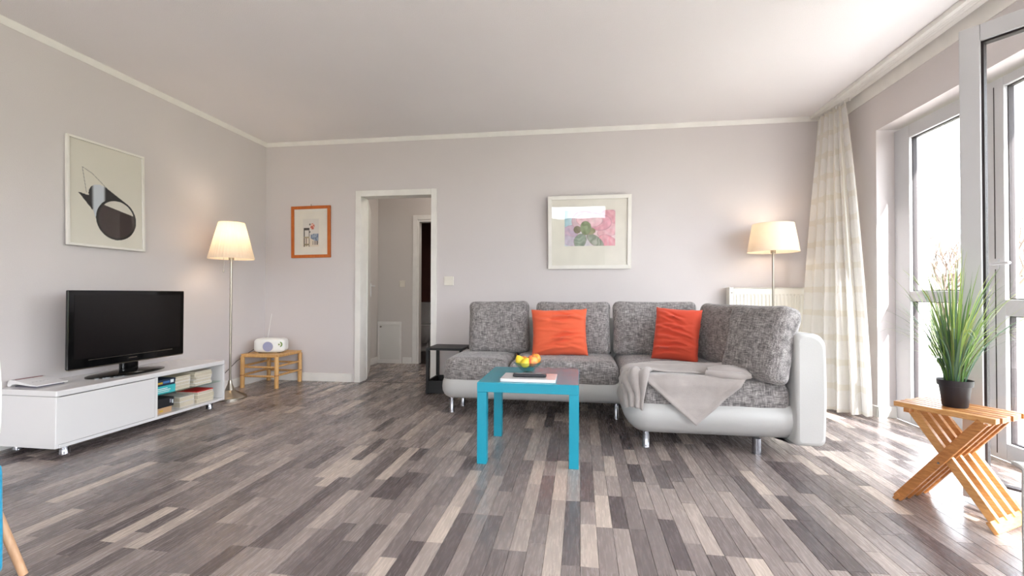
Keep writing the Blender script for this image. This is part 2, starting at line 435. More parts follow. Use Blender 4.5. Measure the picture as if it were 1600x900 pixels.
# ---- cornice, skirting
b=MB()
def cove_x(x0,x1,y,sy,z=ZC,h=.042,d=.022): # runs along x at wall y, projecting sy
    P=[(0,0),(0,-h),(-.006*sy*-1*-1,-h)]
    b.add([(x0,y,z),(x0,y,z-h),(x0,y+sy*.006,z-h),(x0,y+sy*d,z-.008),(x0,y+sy*d,z),(x1,y,z),(x1,y,z-h),(x1,y+sy*.006,z-h),(x1,y+sy*d,z-.008),(x1,y+sy*d,z)],
      [(0,1,2,3,4),(9,8,7,6,5),(0,5,6,1),(1,6,7,2),(2,7,8,3),(3,8,9,4),(4,9,5,0)])
def cove_y(y0,y1,x,sx,z=ZC,h=.042,d=.022):
    b.add([(x,y0,z),(x,y0,z-h),(x+sx*.006,y0,z-h),(x+sx*d,y0,z-.008),(x+sx*d,y0,z),(x,y1,z),(x,y1,z-h),(x+sx*.006,y1,z-h),(x+sx*d,y1,z-.008),(x+sx*d,y1,z)],
      [(0,1,2,3,4),(9,8,7,6,5),(0,5,6,1),(1,6,7,2),(2,7,8,3),(3,8,9,4),(4,9,5,0)])
cove_x(XL,XR,YB,-1); struct('trim_2',b,'trim')
b=MB(); cove_y(YR,YB,XL,1); struct('trim_3',b,'trim')
b=MB(); cove_y(YR,YB,XR,-1,ZC,.10,.03); struct('trim_4',b,'trim')
struct('baseboard_back',MB().box(XL,DX0-.085,YB-.014,YB,0,.088).box(DX1+.085,XR,YB-.014,YB,0,.088),'trim',bevel=.003)
struct('baseboard_left',B(XL,XL+.014,YR,YB,0,.088),'trim',bevel=.003)
struct('baseboard_right',MB().box(XR-.014,XR,3.926,YB,0,.085).box(XR-.014,XF,3.926,3.94,0,.085).box(XR-.014,XR,1.0,1.45,0,.085),'trim',bevel=.003)
struct('baseboard_hall',MB().box(-2.36,-2.23,HY-.012,HY,0,.085).box(HX0,HX0+.012,YB+.2,HY,0,.085),'trim')
# ---- doorway: frame, leaf, handle
b=MB(); f=.062
b.box(DX0-f,DX0+.0,YB-.012,YB,0,DZ+f).box(DX1,DX1+f,YB-.012,YB,0,DZ+f).box(DX0,DX1,YB-.012,YB,DZ,DZ+f)
b.box(DX0-.03,DX0,YB,YB+.14,0,DZ+.03).box(DX1,DX1+.03,YB,YB+.14,0,DZ+.03).box(DX0,DX1,YB,YB+.14,DZ,DZ+.03)
d1=struct('door_1',b,'trim',bevel=.003)
d1['label']='white framed doorway in the back wall leading to the hall'
# the leaf, swung into the hall
def leafpt(s,n,z,h=(-2.295,4.765),a=R(23)):
    dx,dy=-math.sin(a),math.cos(a); return (h[0]+dx*s+dy*n,h[1]+dy*s-dx*n,z)
b=MB(); vs=[leafpt(s,n,z) for z in (.008,DZ-.005) for s,n in ((0,0),(.79,0),(.79,-.04),(0,-.04))]
b.add(vs,[(0,1,2,3),(7,6,5,4),(0,4,5,1),(1,5,6,2),(2,6,7,3),(3,7,4,0)]); lf=obj('door_leaf',b,'door',d1,bevel=.003)
b=MB(); 
b.add([leafpt(s,n,z) for z in (.90,1.06) for s,n in ((.715,0),(.755,0),(.755,.008),(.715,.008))],[(3,2,1,0),(4,5,6,7),(1,5,4,0),(2,6,5,1),(3,7,6,2),(0,4,7,3)])
b.tube([leafpt(.735,.0,1.03),leafpt(.735,.045,1.03),leafpt(.62,.05,1.03)],.009,10)
obj('handle',b,plain('satin_aluminium',(225,225,225),.4,.3),lf,label='bright lever handle on a long plate')
# hall door frame, hatch, switch
b=MB(); b.box(-2.225,-2.16,HY-.012,HY,0,1.99).box(-1.36,-1.30,HY-.012,HY,0,1.99).box(-2.16,-1.36,HY-.012,HY,1.93,1.99).box(-2.17,-2.14,HY,HY+.1,0,1.93).box(-1.38,-1.35,HY,HY+.1,0,1.93).box(-2.14,-1.38,HY,HY+.1,1.9,1.93)
struct('door_2',b,'trim',bevel=.003)
h=struct('door_3',MB().box(-2.715,-2.38,HY-.016,HY,0,.05).box(-2.715,-2.38,HY-.016,HY,.52,.56).box(-2.715,-2.69,HY-.016,HY,.05,.52).box(-2.405,-2.38,HY-.016,HY,.05,.52),'trim',bevel=.002)
obj('panel',B(-2.69,-2.405,HY-.008,HY,.05,.52),'door',h); obj('latch',MB().tube([(-2.67,HY-.02,.49),(-2.67,HY-.005,.49)],.012,12),'steel',h)
def switch(name,x,y,z,label,w=.1,h=.09):
    t=thing(name,label,'light switch',(x,y,z))
    obj('cover',B(-w/2,w/2,-.010,0,-h/2,h/2),'switch',t,bevel=.003)
    obj('rocker',MB().add([(-w/2+.012,-.010,-h/2+.012),(w/2-.012,-.010,-h/2+.012),(w/2-.012,-.018,h/2-.012),(-w/2+.012,-.018,h/2-.012),(-w/2+.012,-.009,h/2-.012),(w/2-.012,-.009,h/2-.012)],[(0,1,2,3),(3,2,5,4)]),'switch',t)
switch('light_switch',-1.338,YB,1.07,'cream light switch on the back wall right of the doorway')
switch('light_switch',-2.37,HY,1.07,'small light switch on the hall wall seen through the doorway',.075,.085)
t=thing('added_hall_lamp','unseen round white lamp added to brighten the hall','ceiling lamp',(-1.1,5.35,ZC))  # out-of-view lamp, added so the hall gets brighter
obj('shade',MB().lathe([(0,-.09),(.10,-.08),(.14,-.05),(.15,-.015),(.15,0)],n=32),bulbwhite,t)
l=bpy.data.lights.new('hall_fill_light','POINT'); l.energy=1.7; l.shadow_soft_size=.12; l.color=(1,.93,.86)
lo=bpy.data.objects.new('hall_fill_light',l); C.objects.link(lo); lo.parent=t; lo.location=(0,0,-.25)
# toilet in the bathroom
t=thing('toilet','white toilet in the dark bathroom beyond the hall','toilet',(-2.5,7.2,0))
b=MB().lathe([(.0,.14),(.08,.15),(.15,.24),(.19,.38),(.195,.42),(.17,.42),(.13,.30),(.0,.25)],(0,-.05),28); obj('bowl',b,'porcelain',t)
obj('lid',MB().lathe([(0,.42),(.2,.42),(.205,.435),(.19,.45),(0,.455)],(0,-.05),28),'porcelain',t)
obj('cistern',B(-.2,.2,.15,.30,.42,.80),'porcelain',t,bevel=.02); obj('pedestal',B(-.09,.09,-.05,.28,0,.26),'porcelain',t,bevel=.02)

# ---- glazed side: window_1 (fixed), window_2 (sash), door_4 (open balcony door)
def frame_y(name,y0,y1,z0,z1,fw,glazed,parent=None,kind=True,x=XF,d=.07):
    """frame in the plane x, from y0 to y1; glazed = list of (ya,yb,za,zb) panes"""
    b=MB(); ys=sorted({y0,y1}); 
    b.box(x,x+d,y0,glazed[0][0],z0,z1).box(x,x+d,glazed[0][1],y1,z0,z1)
    ya,yb=glazed[0][0],glazed[0][1]; zz=[z0]
    for (_,_,za,zb) in glazed: b.box(x,x+d,ya,yb,zz[-1],za); zz.append(zb)
    b.box(x,x+d,ya,yb,zz[-1],z1)
    o=struct(name,b,'pvc',bevel=.004)
    for (ya,yb,za,zb) in glazed:
        g=MB(); e=.006
        for q in ((ya,ya+e,za,zb),(yb-e,yb,za,zb),(ya,yb,za,za+e),(ya,yb,zb-e,zb)): g.box(x+.022,x+.05,*q)
        obj('gasket',g,'gasket',o); obj('glass_pane',B(x+.034,x+.038,ya+e,yb-e,za+e,zb-e),'glass',o)
    return o
w1=frame_y('window_1',3.12,3.94,0,2.19,.07,[(3.20,3.778,.16,.893),(3.20,3.778,.967,2.095)])
w2=frame_y('window_2',2.63,3.12,0,2.19,.07,[(2.70,3.01,.10,.822),(2.70,3.01,.915,2.135)])
obj('groove',B(XF-.002,XF,3.068,3.073,.03,2.15),'gasket',w2)
b=MB().tube([(XF-.001,3.06,1.12),(XF-.04,3.06,1.12),(XF-.045,2.925,1.12)],.009,10); b.box(XF-.008,XF,3.045,3.066,1.09,1.15)
obj('window_handle',b,'pvc',w2)
# frame around balcony door opening
dfr=struct('trim_5',MB().box(XF,XF+.07,2.57,2.63,0,2.19).box(XF,XF+.07,1.45,1.62,0,2.19).box(XF,XF+.07,1.62,2.57,2.14,2.19).box(XF-.02,XF+.1,1.62,2.57,-.02,.015),'pvc',bevel=.003)
# open leaf: hinge to tip
tip=Vector((1.728,2.407,0)); hin=Vector((2.33,1.642,0)); dl=(hin-tip).normalized(); LL=(hin-tip).length
nl=Vector((dl.y,-dl.x,0)); 
if nl.x<0: nl=-nl    # outward side
def lp(s,n,z): p=tip+dl*s+nl*n; return (p.x,p.y,z)
def lbox(m,s0,s1,n0,n1,z0,z1):
    vs=[lp(s,n,z) for z in (z0,z1) for s,n in ((s0,n0),(s1,n0),(s1,n1),(s0,n1))]
    return m.add(vs,[(0,1,2,3),(7,6,5,4),(0,4,5,1),(1,5,6,2),(2,6,7,3),(3,7,4,0)])
b=MB(); lbox(b,0,.072,0,.06,.022,2.158); lbox(b,LL-.072,LL,0,.06,.022,2.158); lbox(b,.072,LL-.072,0,.06,2.083,2.158); lbox(b,.072,LL-.072,0,.06,.022,.102)
d4=struct('door_4',b,'pvc',bevel=.004); d4['label']='open white glazed balcony door leaf at the right'
g=MB(); e=.009
lbox(g,.072,.072+e,.014,.05,.102,2.083); lbox(g,LL-.072-e,LL-.072,.014,.05,.102,2.083); lbox(g,.072,LL-.072,.014,.05,.102,.102+e); lbox(g,.072,LL-.072,.014,.05,2.083-e,2.083)
lbox(g,.0,.010,.06,.066,.024,2.156)
obj('gasket',g,'gasket',d4)
g=MB(); lbox(g,.081,LL-.081,.03,.034,.111,2.074); obj('glass_pane',g,'glass',d4)
g=MB()
for z in (.25,1.9): g.tube([lp(LL+.0,-.0,z-.04),lp(LL+.0,-.0,z+.04)],.011,10)
obj('hinge',g,'pvc',d4)
# unseen rear glazing behind the camera, added to let in daylight
w3=frame_y('added_window_3',-2.5,1.0,0,2.21,.07,[(-2.42,.92,.16,2.12)])
b=MB(); b.box(-2.6,-2.53,YR-.08,YR-.02,.35,2.1).box(.63,.7,YR-.08,YR-.02,.35,2.1).box(-2.53,.63,YR-.08,YR-.02,.35,.42).box(-2.53,.63,YR-.08,YR-.02,2.03,2.1).box(-.98,-.92,YR-.08,YR-.02,.42,2.03)
w4=struct('added_window_4',b,'pvc')
for xa,xb in ((-2.53,-.98),(-.92,.63)): obj('glass_pane',B(xa,xb,YR-.052,YR-.048,.42,2.03),'glass',w4)
# curtain rail on the ceiling
b=MB(); x0,x1,y0=2.085,2.20,-2.9; z0=ZC-.032
for xa,xb in ((x0,x0+.030),(x0+.032,x0+.051),(x0+.053,x0+.072),(x0+.074,x1)): b.box(xa,xb,y0,YB-.03,z0,ZC)
b.box(x0+.002,x1-.002,y0+.002,YB-.032,z0+.012,ZC-.001)
t=tag(obj('curtain_rail',b,'trim'),'long white three-groove curtain rail fixed along the ceiling above the windows','curtain rail')
obj('groove_shade',MB().box(x0+.028,x1-.04,y0,YB-.04,z0+.009,z0+.012),plain('brown_groove_shade',(120,96,80),.7),t)  # brown strip paints the shade inside the rail grooves

# ================================================================= OUTSIDE
def hill(x,y): return -.18+max(0,(x-4.5))*.12+ .06*noise.noise(Vector((x*.3,y*.3,0)))
b=MB(); n=60; vs=[(2.6+i*.75,-14+j*.9,hill(2.6+i*.75,-14+j*.9)) for i in range(n) for j in range(n)]
b.add(vs,[(i*n+j,(i+1)*n+j,(i+1)*n+j+1,i*n+j+1) for i in range(n-1) for j in range(n-1)],True)
g=obj('lawn',b,'grass'); g['kind']='structure'; g['label']='pale grass slope outside the windows'
g=struct('terrace',B(2.6,5.4,-9,9,-.3,-.10),plain('pale_bounce_paving',(186,182,176),.85,0,.08,4))  # pale paving added to bounce daylight up to the ceiling
b=MB(); n=30; vs=[(-13+i*.538,-20+j*.56,-.16+.05*noise.noise(Vector((i*.4,j*.4,2)))) for i in range(n) for j in range(n+1)]
b.add(vs,[(i*(n+1)+j,(i+1)*(n+1)+j,(i+1)*(n+1)+j+1,i*(n+1)+j+1) for i in range(n-1) for j in range(n)],True)
g=obj('added_rear_lawn',b,'grass'); g['kind']='structure'  # unseen ground, added to darken what the picture glass reflects
b=MB(); vs=[]
hx=[-13+.35*i for i in range(45)]; sec_=[(-9.0,-.16),(-8.9,.5),(-8.95,1.2),(-9.1,1.62),(-9.5,1.75),(-9.9,1.6),(-10.0,-.16)]
for x in hx:
    for y,z in sec_: vs.append((x,y+.16*noise.noise(Vector((x*2,y*2,z*2))),z+.14*noise.noise(Vector((x*3,z*2,5)))))
m=len(sec_); b.add(vs,[(i*m+j,(i+1)*m+j,(i+1)*m+j+1,i*m+j+1) for i in range(len(hx)-1) for j in range(m-1)],True)
tag(obj('added_hedge',b,plain('dark_hedge_green',(58,70,44),.95,0,.35,30,.8,12)),'dark green hedge added unseen behind the house to dim a reflection','hedge')  # unseen hedge, added to dim the reflection in the picture glass
rs=random.Random(11); b=MB()
for i in range(500):
    x=rs.uniform(2.7,4.6); y=rs.uniform(2.2,6.5); r=rs.uniform(.015,.04)
    ph=rs.uniform(0,6); vs=[];
    for k in range(5): a=ph+k*1.257; vs.append((x+r*math.cos(a),y+r*math.sin(a),-.11+r*.2))
    vs.append((x,y,-.10+r*.7)); vs.append((x,y,-.12))
    b.add(vs,[(k,(k+1)%5,5) for k in range(5)]+[((k+1)%5,k,6) for k in range(5)])
tag(obj('gravel_stones',b,'gravel',kind='stuff'),'pale gravel stones along the terrace outside','gravel')
tag(obj('terrace_partition',B(2.62,2.77,4.15,5.2,-.1,2.7),'concrete',bevel=.01),'white rendered wall end on the terrace beyond the far window','wall')
tag(obj('terrace_planter',MB().box(3.3,3.72,5.3,5.7,-.1,.26).box(3.27,3.75,5.27,5.73,.26,.29),'concrete',bevel=.01),'low white block on the terrace seen through the lower pane','planter')
def tree(x,y,h,seed,label):
    z0=hill(x,y); t=thing('bare_tree',label,'tree',(x,y,z0),0,'bare trees on the slope outside'); rs=random.Random(seed)
    tr=MB(); tw=MB()
    def grow(p,d,L,r,lv):
        q=p+d*L; mid=p+d*L*.5+Vector((rs.uniform(-1,1),rs.uniform(-1,1),rs.uniform(-1,1)))*L*.06
        (tr if lv<2 else tw).tube([p,mid,q],[r,r*.8,r*.6],5 if lv<2 else 3,False)
        if lv>=5: return
        for k in range(rs.choice((3,3,4)) if lv<4 else 3):
            nd_=(d+Vector((rs.uniform(-1,1),rs.uniform(-1,1),rs.uniform(-.35,.8)))*.75).normalized()
            grow(p+d*L*rs.uniform(.5,1),nd_,L*rs.uniform(.55,.8),r*.55,lv+1)
    for k in range(3): grow(Vector((0,0,0)),Vector((rs.uniform(-.3,.3),rs.uniform(-.3,.3),1)).normalized(),h*.3,.045,0)
    obj('trunk',tr,'twig',t); obj('twigs',tw,'twig',t,kind='stuff')
for i,(x,y,h,l) in enumerate(((7.0,10.2,3.2,'bare shrub outside, seen through the far window pane'),(10.0,12.6,4.2,'tall bare tree outside behind the open door glass'),(7.4,14.6,4.0,'bare tree further back on the slope, left of the door leaf'),(14.5,15.0,5.0,'largest bare tree at the top of the slope'),(11.6,8.4,3.2,'bare bush outside at the right picture edge'),(11.5,19,5.0,'bare tree furthest away on the slope'))):
    tree(x,y,h,20+i,l)

# ================================================================= RADIATOR
t=thing('radiator','cream panel radiator on the back wall behind the sofa arm','radiator',(1.72,4.5,0))
b=MB(); X0,X1,Y0=-.33,.42,0; n=24; zt,zb=.985,.22
prof=[]
for i in range(n):
    xa=X0+(X1-X0)*i/n; w_=(X1-X0)/n
    prof+=[(xa+w_*.1,0),(xa+w_*.28,.006),(xa+w_*.72,.006),(xa+w_*.9,0)]
vs=[];fs=[]
for z,sc in ((zb,0),(zb+.04,0),(zb+.055,1),(zt-.055,1),(zt-.04,0),(zt,0)):
    for x,dy in prof: vs.append((x,Y0+dy*sc,z))
m=len(prof)
for j in range(5):
    for i in range(m-1): fs.append((j*m+i,j*m+i+1,(j+1)*m+i+1,(j+1)*m+i))
b.add(vs,fs); obj('front_panel',b,'radiator',t); obj('back_panel',B(X0,X1,.07,.08,zb,zt),'radiator',t)
obj('side_cover',B(X0-.04,X0,-.005,.09,zb,zt+.02),'radiator',t,bevel=.004); obj('side_cover',B(X1,X1+.03,-.005,.09,zb,zt+.02),'radiator',t,bevel=.004)
b=MB(); 
for i in range(30): xa=X0+(X1-X0)*i/30; b.box(xa,xa+.012,0,.085,zt+.008,zt+.016)
b.box(X0,X1,0,.008,zt,zt+.018).box(X0,X1,.08,.088,zt,zt+.018); obj('top_grille',b,'radiator',t)
obj('vent_screw',MB().tube([(X0-.02,-.005,zt-.03),(X0-.02,-.02,zt-.03)],.006,8),'steel',t)
obj('pipe',MB().tube([(X1-.05,.04,zb),(X1-.05,.04,0)],.009,8),'radiator',t); obj('wall_bracket',B(X0+.1,X0+.14,.08,.116,.3,.9),'radiator',t)

# ================================================================= CURTAIN
t=thing('curtain','long off-white curtain with woven rounded blocks hanging at the far window corner','curtain',(2.14,4.3,0))
def bez(a,b_,c,u): return a*(1-u)**2+b_*2*u*(1-u)+c*u*u
nU,nV=200,44; b=MB(); uv=[]
for j in range(nV+1):
    h=j/nV; z=.018+h*(ZC-.055-.018)
    tt=h**1.6
    for i in range(nU+1):
        u=i/nU
        pb=bez(Vector((1.93,4.42)),Vector((1.90,3.98)),Vector((2.19,3.88)),u); pt=bez(Vector((2.125,4.52)),Vector((2.14,4.35)),Vector((2.17,4.17)),u)
        p=pb*(1-tt)+pt*tt
        tb=(bez(Vector((1.93,4.42)),Vector((1.90,3.98)),Vector((2.19,3.88)),min(1,u+.02))-bez(Vector((1.93,4.42)),Vector((1.90,3.98)),Vector((2.19,3.88)),max(0,u-.02))).normalized()
        nn=Vector((-tb.y,tb.x)); amp=.034*(1-tt)+.016*tt
        ph=u*2*math.pi*6+.8*math.sin(h*3+u*7); off=math.sin(ph)*amp+ .35*amp*math.sin(ph*2.1+h*4)
        q=p+nn*off; b.v.append((q.x,q.y,z)); uv.append((u,h))
for j in range(nV):
    for i in range(nU): b.f.append((j*(nU+1)+i,j*(nU+1)+i+1,(j+1)*(nU+1)+i+1,(j+1)*(nU+1)+i)); b.sm.append(True)
b.uv=uv; obj('curtain_cloth',b,'curtain',t,world=True,sharp=180)
for i in range(9):
    u=i/8; p=bez(Vector((2.125,4.52)),Vector((2.14,4.35)),Vector((2.17,4.12)),u); obj('glider',MB().tube([(p.x,p.y,ZC-.06),(p.x,p.y,ZC-.034)],.006,6),'trim',t,world=True)

# ================================================================= FLOOR LAMPS
def lamp(loc,label,rb,rt,z0,z1,base_r,pleats,watts,domed,chain):
    t=thing('floor_lamp',label,'floor lamp',loc)
    if domed: bp=[(base_r,0),(base_r,.014),(base_r*.97,.02),(base_r*.8,.032),(base_r*.5,.052),(base_r*.28,.075),(.03,.10),(.018,.13),(.014,.16)]
    else: bp=[(base_r,0),(base_r,.014),(base_r*.96,.022),(.03,.028),(.014,.04)]
    obj('base',MB().lathe([(0,0)]+bp+[(0,bp[-1][1])],n=48),'steel',t,sharp=30)
    obj('pole',MB().tube([(0,0,.03),(0,0,z0+.06)],.0095,14),'steel',t)
    obj('collar',MB().lathe([(0,z0-.01),(.02,z0-.01),(.022,z0+.02),(.016,z0+.05),(0,z0+.05)],n=20),'steel',t)
    b=MB(); n=pleats*4 if pleats else 64; vs=[]
    for j,(r,z) in enumerate(((rb,z0),(rb,z0+.004),(rb*.98+rt*.02,z0+.008),((rb+rt)/2,(z0+z1)/2),(rt,z1-.006),(rt,z1))):
        for k in range(n):
            a=2*math.pi*k/n; rr=r+(.0022*math.sin(k*math.pi/2) if pleats and 1<j<5 else 0); vs.append((rr*math.cos(a),rr*math.sin(a),z))
    b.add(vs,[(j*n+k,j*n+(k+1)%n,(j+1)*n+(k+1)%n,(j+1)*n+k) for j in range(5) for k in range(n)],True)
    sh=obj('lamp_shade',b,'shade',t,sharp=80,solid=.0012)
    b=MB()
    for k in range(3): a=k*2.094; b.tube([(0,0,z1-.03),(rt*math.cos(a),rt*math.sin(a),z1-.02)],.002,5)
    obj('shade_ring',b,'steel',t)
    zc=(z0+z1)/2
    bl=obj('bulb',MB().lathe([(0,zc-.07),(.014,zc-.065),(.016,zc-.03),(.03,zc),(.026,zc+.03),(0,zc+.045)],n=18),bulbmat,t)
    if chain:
        obj('pull_switch',MB().tube([(chain[0],chain[1],z0+.02),(chain[0],chain[1],z0-.10)],.0012,5).lathe([(0,z0-.125),(.006,z0-.12),(.006,z0-.105),(0,z0-.10)],(chain[0],chain[1]),8),'steel',t)
    l=bpy.data.lights.new('lamp_bulb_light','POINT'); l.energy=watts; l.color=(1,.86,.70); l.shadow_soft_size=.035
    lo=bpy.data.objects.new('lamp_bulb_light',l); C.objects.link(lo); lo.parent=t; lo.location=(0,0,zc+.06)
    return t
bulbmat,tn,bn=newmat('lit_bulb'); bn.inputs['Emission Color'].default_value=(1,.75,.5,1); bn.inputs['Emission Strength'].default_value=3
lamp((-3.10,3.74,0),'nickel floor lamp with tapered pleated cream shade beside the media cabinet',.182,.103,1.245,1.572,.135,40,.42,True,(-.05,-.03))
lamp((1.675,4.36,0),'floor lamp with wide smooth cream shade in front of the radiator',.205,.165,1.312,1.560,.14,0,.22,False,None)

# ================================================================= PICTURES
def grid_print(w_,h_,nx,ny,fn):
    b=MB(); col=[]
    for j in range(ny+1):
        for i in range(nx+1):
            s,t_=i/nx,j/ny; b.v.append((w_*(s-.5),0,h_*(t_-.5))); c=fn(s,t_); col.append(srgb(c))
    for j in range(ny):
        for i in range(nx): b.f.append((j*(nx+1)+i,j*(nx+1)+i+1,(j+1)*(nx+1)+i+1,(j+1)*(nx+1)+i)); b.sm.append(False)
    b.col=col; return b
def lerp(a,b_,t_): return tuple(x+(y-x)*t_ for x,y in zip(a,b_))
def sst(e0,e1,x): 
    t_=max(0,min(1,(x-e0)/(e1-e0))); return t_*t_*(3-2*t_)
def jug(s,t_):
    x,y=s*.52,t_*.71; c=(228,223,211)
    def ell(cx,cy,a,b_,rot=0):
        dx,dy=x-cx,y-cy; ca,sa=math.cos(rot),math.sin(rot); X=dx*ca+dy*sa; Y=-dx*sa+dy*ca; return math.hypot(X/a,Y/b_)
    # thin lines
    def seg(ax,ay,bx,by):
        vx,vy=bx-ax,by-ay; k=max(0,min(1,((x-ax)*vx+(y-ay)*vy)/(vx*vx+vy*vy))); return math.hypot(x-ax-vx*k,y-ay-vy*k)
    d=min(seg(.085,.53,.11,.36),seg(.085,.53,.15,.50),seg(.15,.50,.30,.375))
    if d<.0022: c=(150,146,140)
    # barrel between the far rim and the near opening
    body=min(ell(.215+.107*k/8,.345-.145*k/8,.095+.050*k/8,.080+.072*k/8,-.6) for k in range(9))
    near=ell(.322,.200,.148,.152,-.5); rim=ell(.322,.200,.132,.138,-.5)
    if .055<x<.15 and (x-.055)*-1.15+.352<y<.352-(x-.055)*.16: c=(26,26,28)      # spout
    if body<1:
        c=(26,26,28)
        if near>1: c=lerp((26,26,28),(208,214,222),sst(.135,.165,x)*(1-sst(.225,.25,x)))
    if near<1: c=(24,24,26)
    if rim<1:
        c=(62,50,51)
        if y>.300-(x-.20)*.22: c=(224,219,209)
    return c
def peony(s,t_):
    x=s*1.0; y=t_*.72
    n1=noise.noise(Vector((x*5,y*5,1.3))); n2=noise.noise(Vector((x*16,y*10,4.2))); n3=noise.noise(Vector((x*9+3,y*9,7)))
    c=lerp((206,214,222),(236,208,212),sst(.0,.8,s+.3*n1))
    if s<.2 and t_>.5: c=lerp((160,196,208),(214,224,230),s/.2)
    def petal(cx,cy,rx,ry,a1,a2,freq,rot,c):
        dx,dy=x-cx,y-cy; ca,sa=math.cos(rot),math.sin(rot); X=(dx*ca+dy*sa)/rx; Y=(-dx*sa+dy*ca)/ry
        d=math.hypot(X,Y)+.16*n1
        if d<1:
            k=.5+.5*math.sin(X*freq+n3*5+Y*3); c=lerp(a1,a2,.25+.45*k*(1-d*.4)+.2*d)
            if d>.9: c=lerp(c,(176,126,140),.55*(d-.9)/.1)
        return c
    c=petal(.90,.52,.20,.24,(238,196,202),(222,150,164),7,.5,c)
    c=petal(.86,.30,.24,.13,(242,212,216),(230,172,182),9,.3,c)
    c=petal(.84,.10,.20,.12,(240,204,210),(226,140,156),8,-.4,c)
    c=petal(.10,.26,.20,.15,(226,192,206),(186,168,196),9,.6,c)
    c=petal(.14,.10,.22,.10,(214,206,218),(196,180,200),9,-.2,c)
    c=petal(.30,.10,.16,.12,(176,184,170),(128,140,128),10,1.2,c)
    c=petal(.62,.10,.20,.10,(214,206,204),(116,128,108),10,-.7,c)
    c=petal(.64,.48,.18,.27,(238,190,200),(228,158,176),6,1.4,c)
    c=petal(.38,.50,.22,.24,(232,206,212),(208,176,190),6,1.7,c)
    c=petal(.50,.52,.15,.26,(246,222,226),(234,180,194),5,1.5,c)
    c=petal(.25,.33,.08,.08,(160,150,132),(128,118,100),4,0,c)
    c=petal(.52,.30,.10,.07,(176,170,140),(148,140,112),4,0,c)
    c=petal(.42,.36,.115,.13,(170,178,146),(124,136,104),3,0,c)
    return tuple(max(0,min(255,v+n2*16)) for v in c)
def stilllife(s,t_):
    c=(222,217,210); x,y=s,t_*1.35     # width 1, height 1.35
    n1=noise.noise(Vector((x*9,y*9,2)))
    if y<.42+.02*n1: c=(226,214,196)
    if .04<x<.42 and .80<y<.92: c=(70,64,60)
    if (.05<x<.11 or .36<x<.42) and y<.9: c=(74,66,60)
    if .06<x<.42 and .42<y<.50: c=(176,160,130)
    if .18<x<.24 and .03<y<.42: c=(44,38,36)
    if .08<x<.42 and .06<y<.14: c=(150,134,104)
    if math.hypot((x-.60)/.13,(y-.98)/.15)<1: c=(206,104,84) if n1>-.1 else (236,196,180)
    if math.hypot((x-.44)/.05,(y-1.08)/.05)<1: c=(120,116,110)
    if math.hypot((x-.44)/.035,(y-.72)/.035)<1: c=(60,70,60)
    if .48<x<.98 and .12<y<.62 and y>.2-(x-.9)*.5 and y<.58+(x-.5)*.25: c=(112,128,152) if n1>0 else (156,168,186)
    if .60<x<.95 and .08<y<.28 and not(.66<x<.74): c=(230,222,206) if (int(x*14)%2) else (96,84,76)
    return c
def picture(name,label,loc,rot,W,H,fw,fd,framemat,mats,pr,prz,fn,nx,ny,hook=False,proff=(0,0)):
    t=thing(name,label,'picture',loc,rot=rot)
    b=MB()   # mitred frame; local x across, z up, front toward -y
    o=[(-W/2,-H/2),(W/2,-H/2),(W/2,H/2),(-W/2,H/2)]; i_=[(-W/2+fw,-H/2+fw),(W/2-fw,-H/2+fw),(W/2-fw,H/2-fw),(-W/2+fw,H/2-fw)]
    for k in range(4):
        a,c,d,e=o[k],o[(k+1)%4],i_[(k+1)%4],i_[k]
        vs=[(p[0],y,p[1]) for y in (-fd,0) for p in (a,c,d,e)]
        b.add(vs,[(0,1,2,3),(7,6,5,4),(0,4,5,1),(2,6,7,3),(1,5,6,2),(3,7,4,0)])
    obj('frame',b,framemat,t,bevel=.0015)
    obj('mat_board',B(-W/2+fw*.8,W/2-fw*.8,-fd*.45,-.002,-H/2+fw*.8,H/2-fw*.8),mats,t)
    g=grid_print(pr,prz,nx,ny,fn); g.v=[(x+proff[0],-fd*.45-.0012,z+proff[1]) for x,y,z in g.v]; obj('print',g,'print',t)
    obj('glazing',B(-W/2+fw*.9,W/2-fw*.9,-fd*.6-.001,-fd*.6,-H/2+fw*.9,H/2-fw*.9),'picglass',t)
    if hook: obj('hook',MB().tube([(0,-.004,H/2),(0,-.006,H/2+.022)],.004,8),'steel',t)
    return t
picture('framed_poster','tall white-framed poster of a dark jug shape hung above the television',(XL+.012,2.885,1.632),(R(-1.6),0,R(90)),.555,.745,.016,.02,'whiteframe','cream',.52,.71,jug,150,200)
picture('framed_print','small orange-framed print of a chair still life left of the doorway',(-2.869,YB-.002,1.600),(0,R(-.6),0),.452,.557,.032,.02,'orangewood','cream',.185,.30,stilllife,50,70,True,(.0,-.01))
picture('framed_photo','wide white-framed pink peony picture above the sofa',(.084,YB-.030,1.543),(R(4.4),0,0),.800,.712,.036,.028,'whiteframe','cream',.485,.345,peony,120,90,False,(.005,.04))

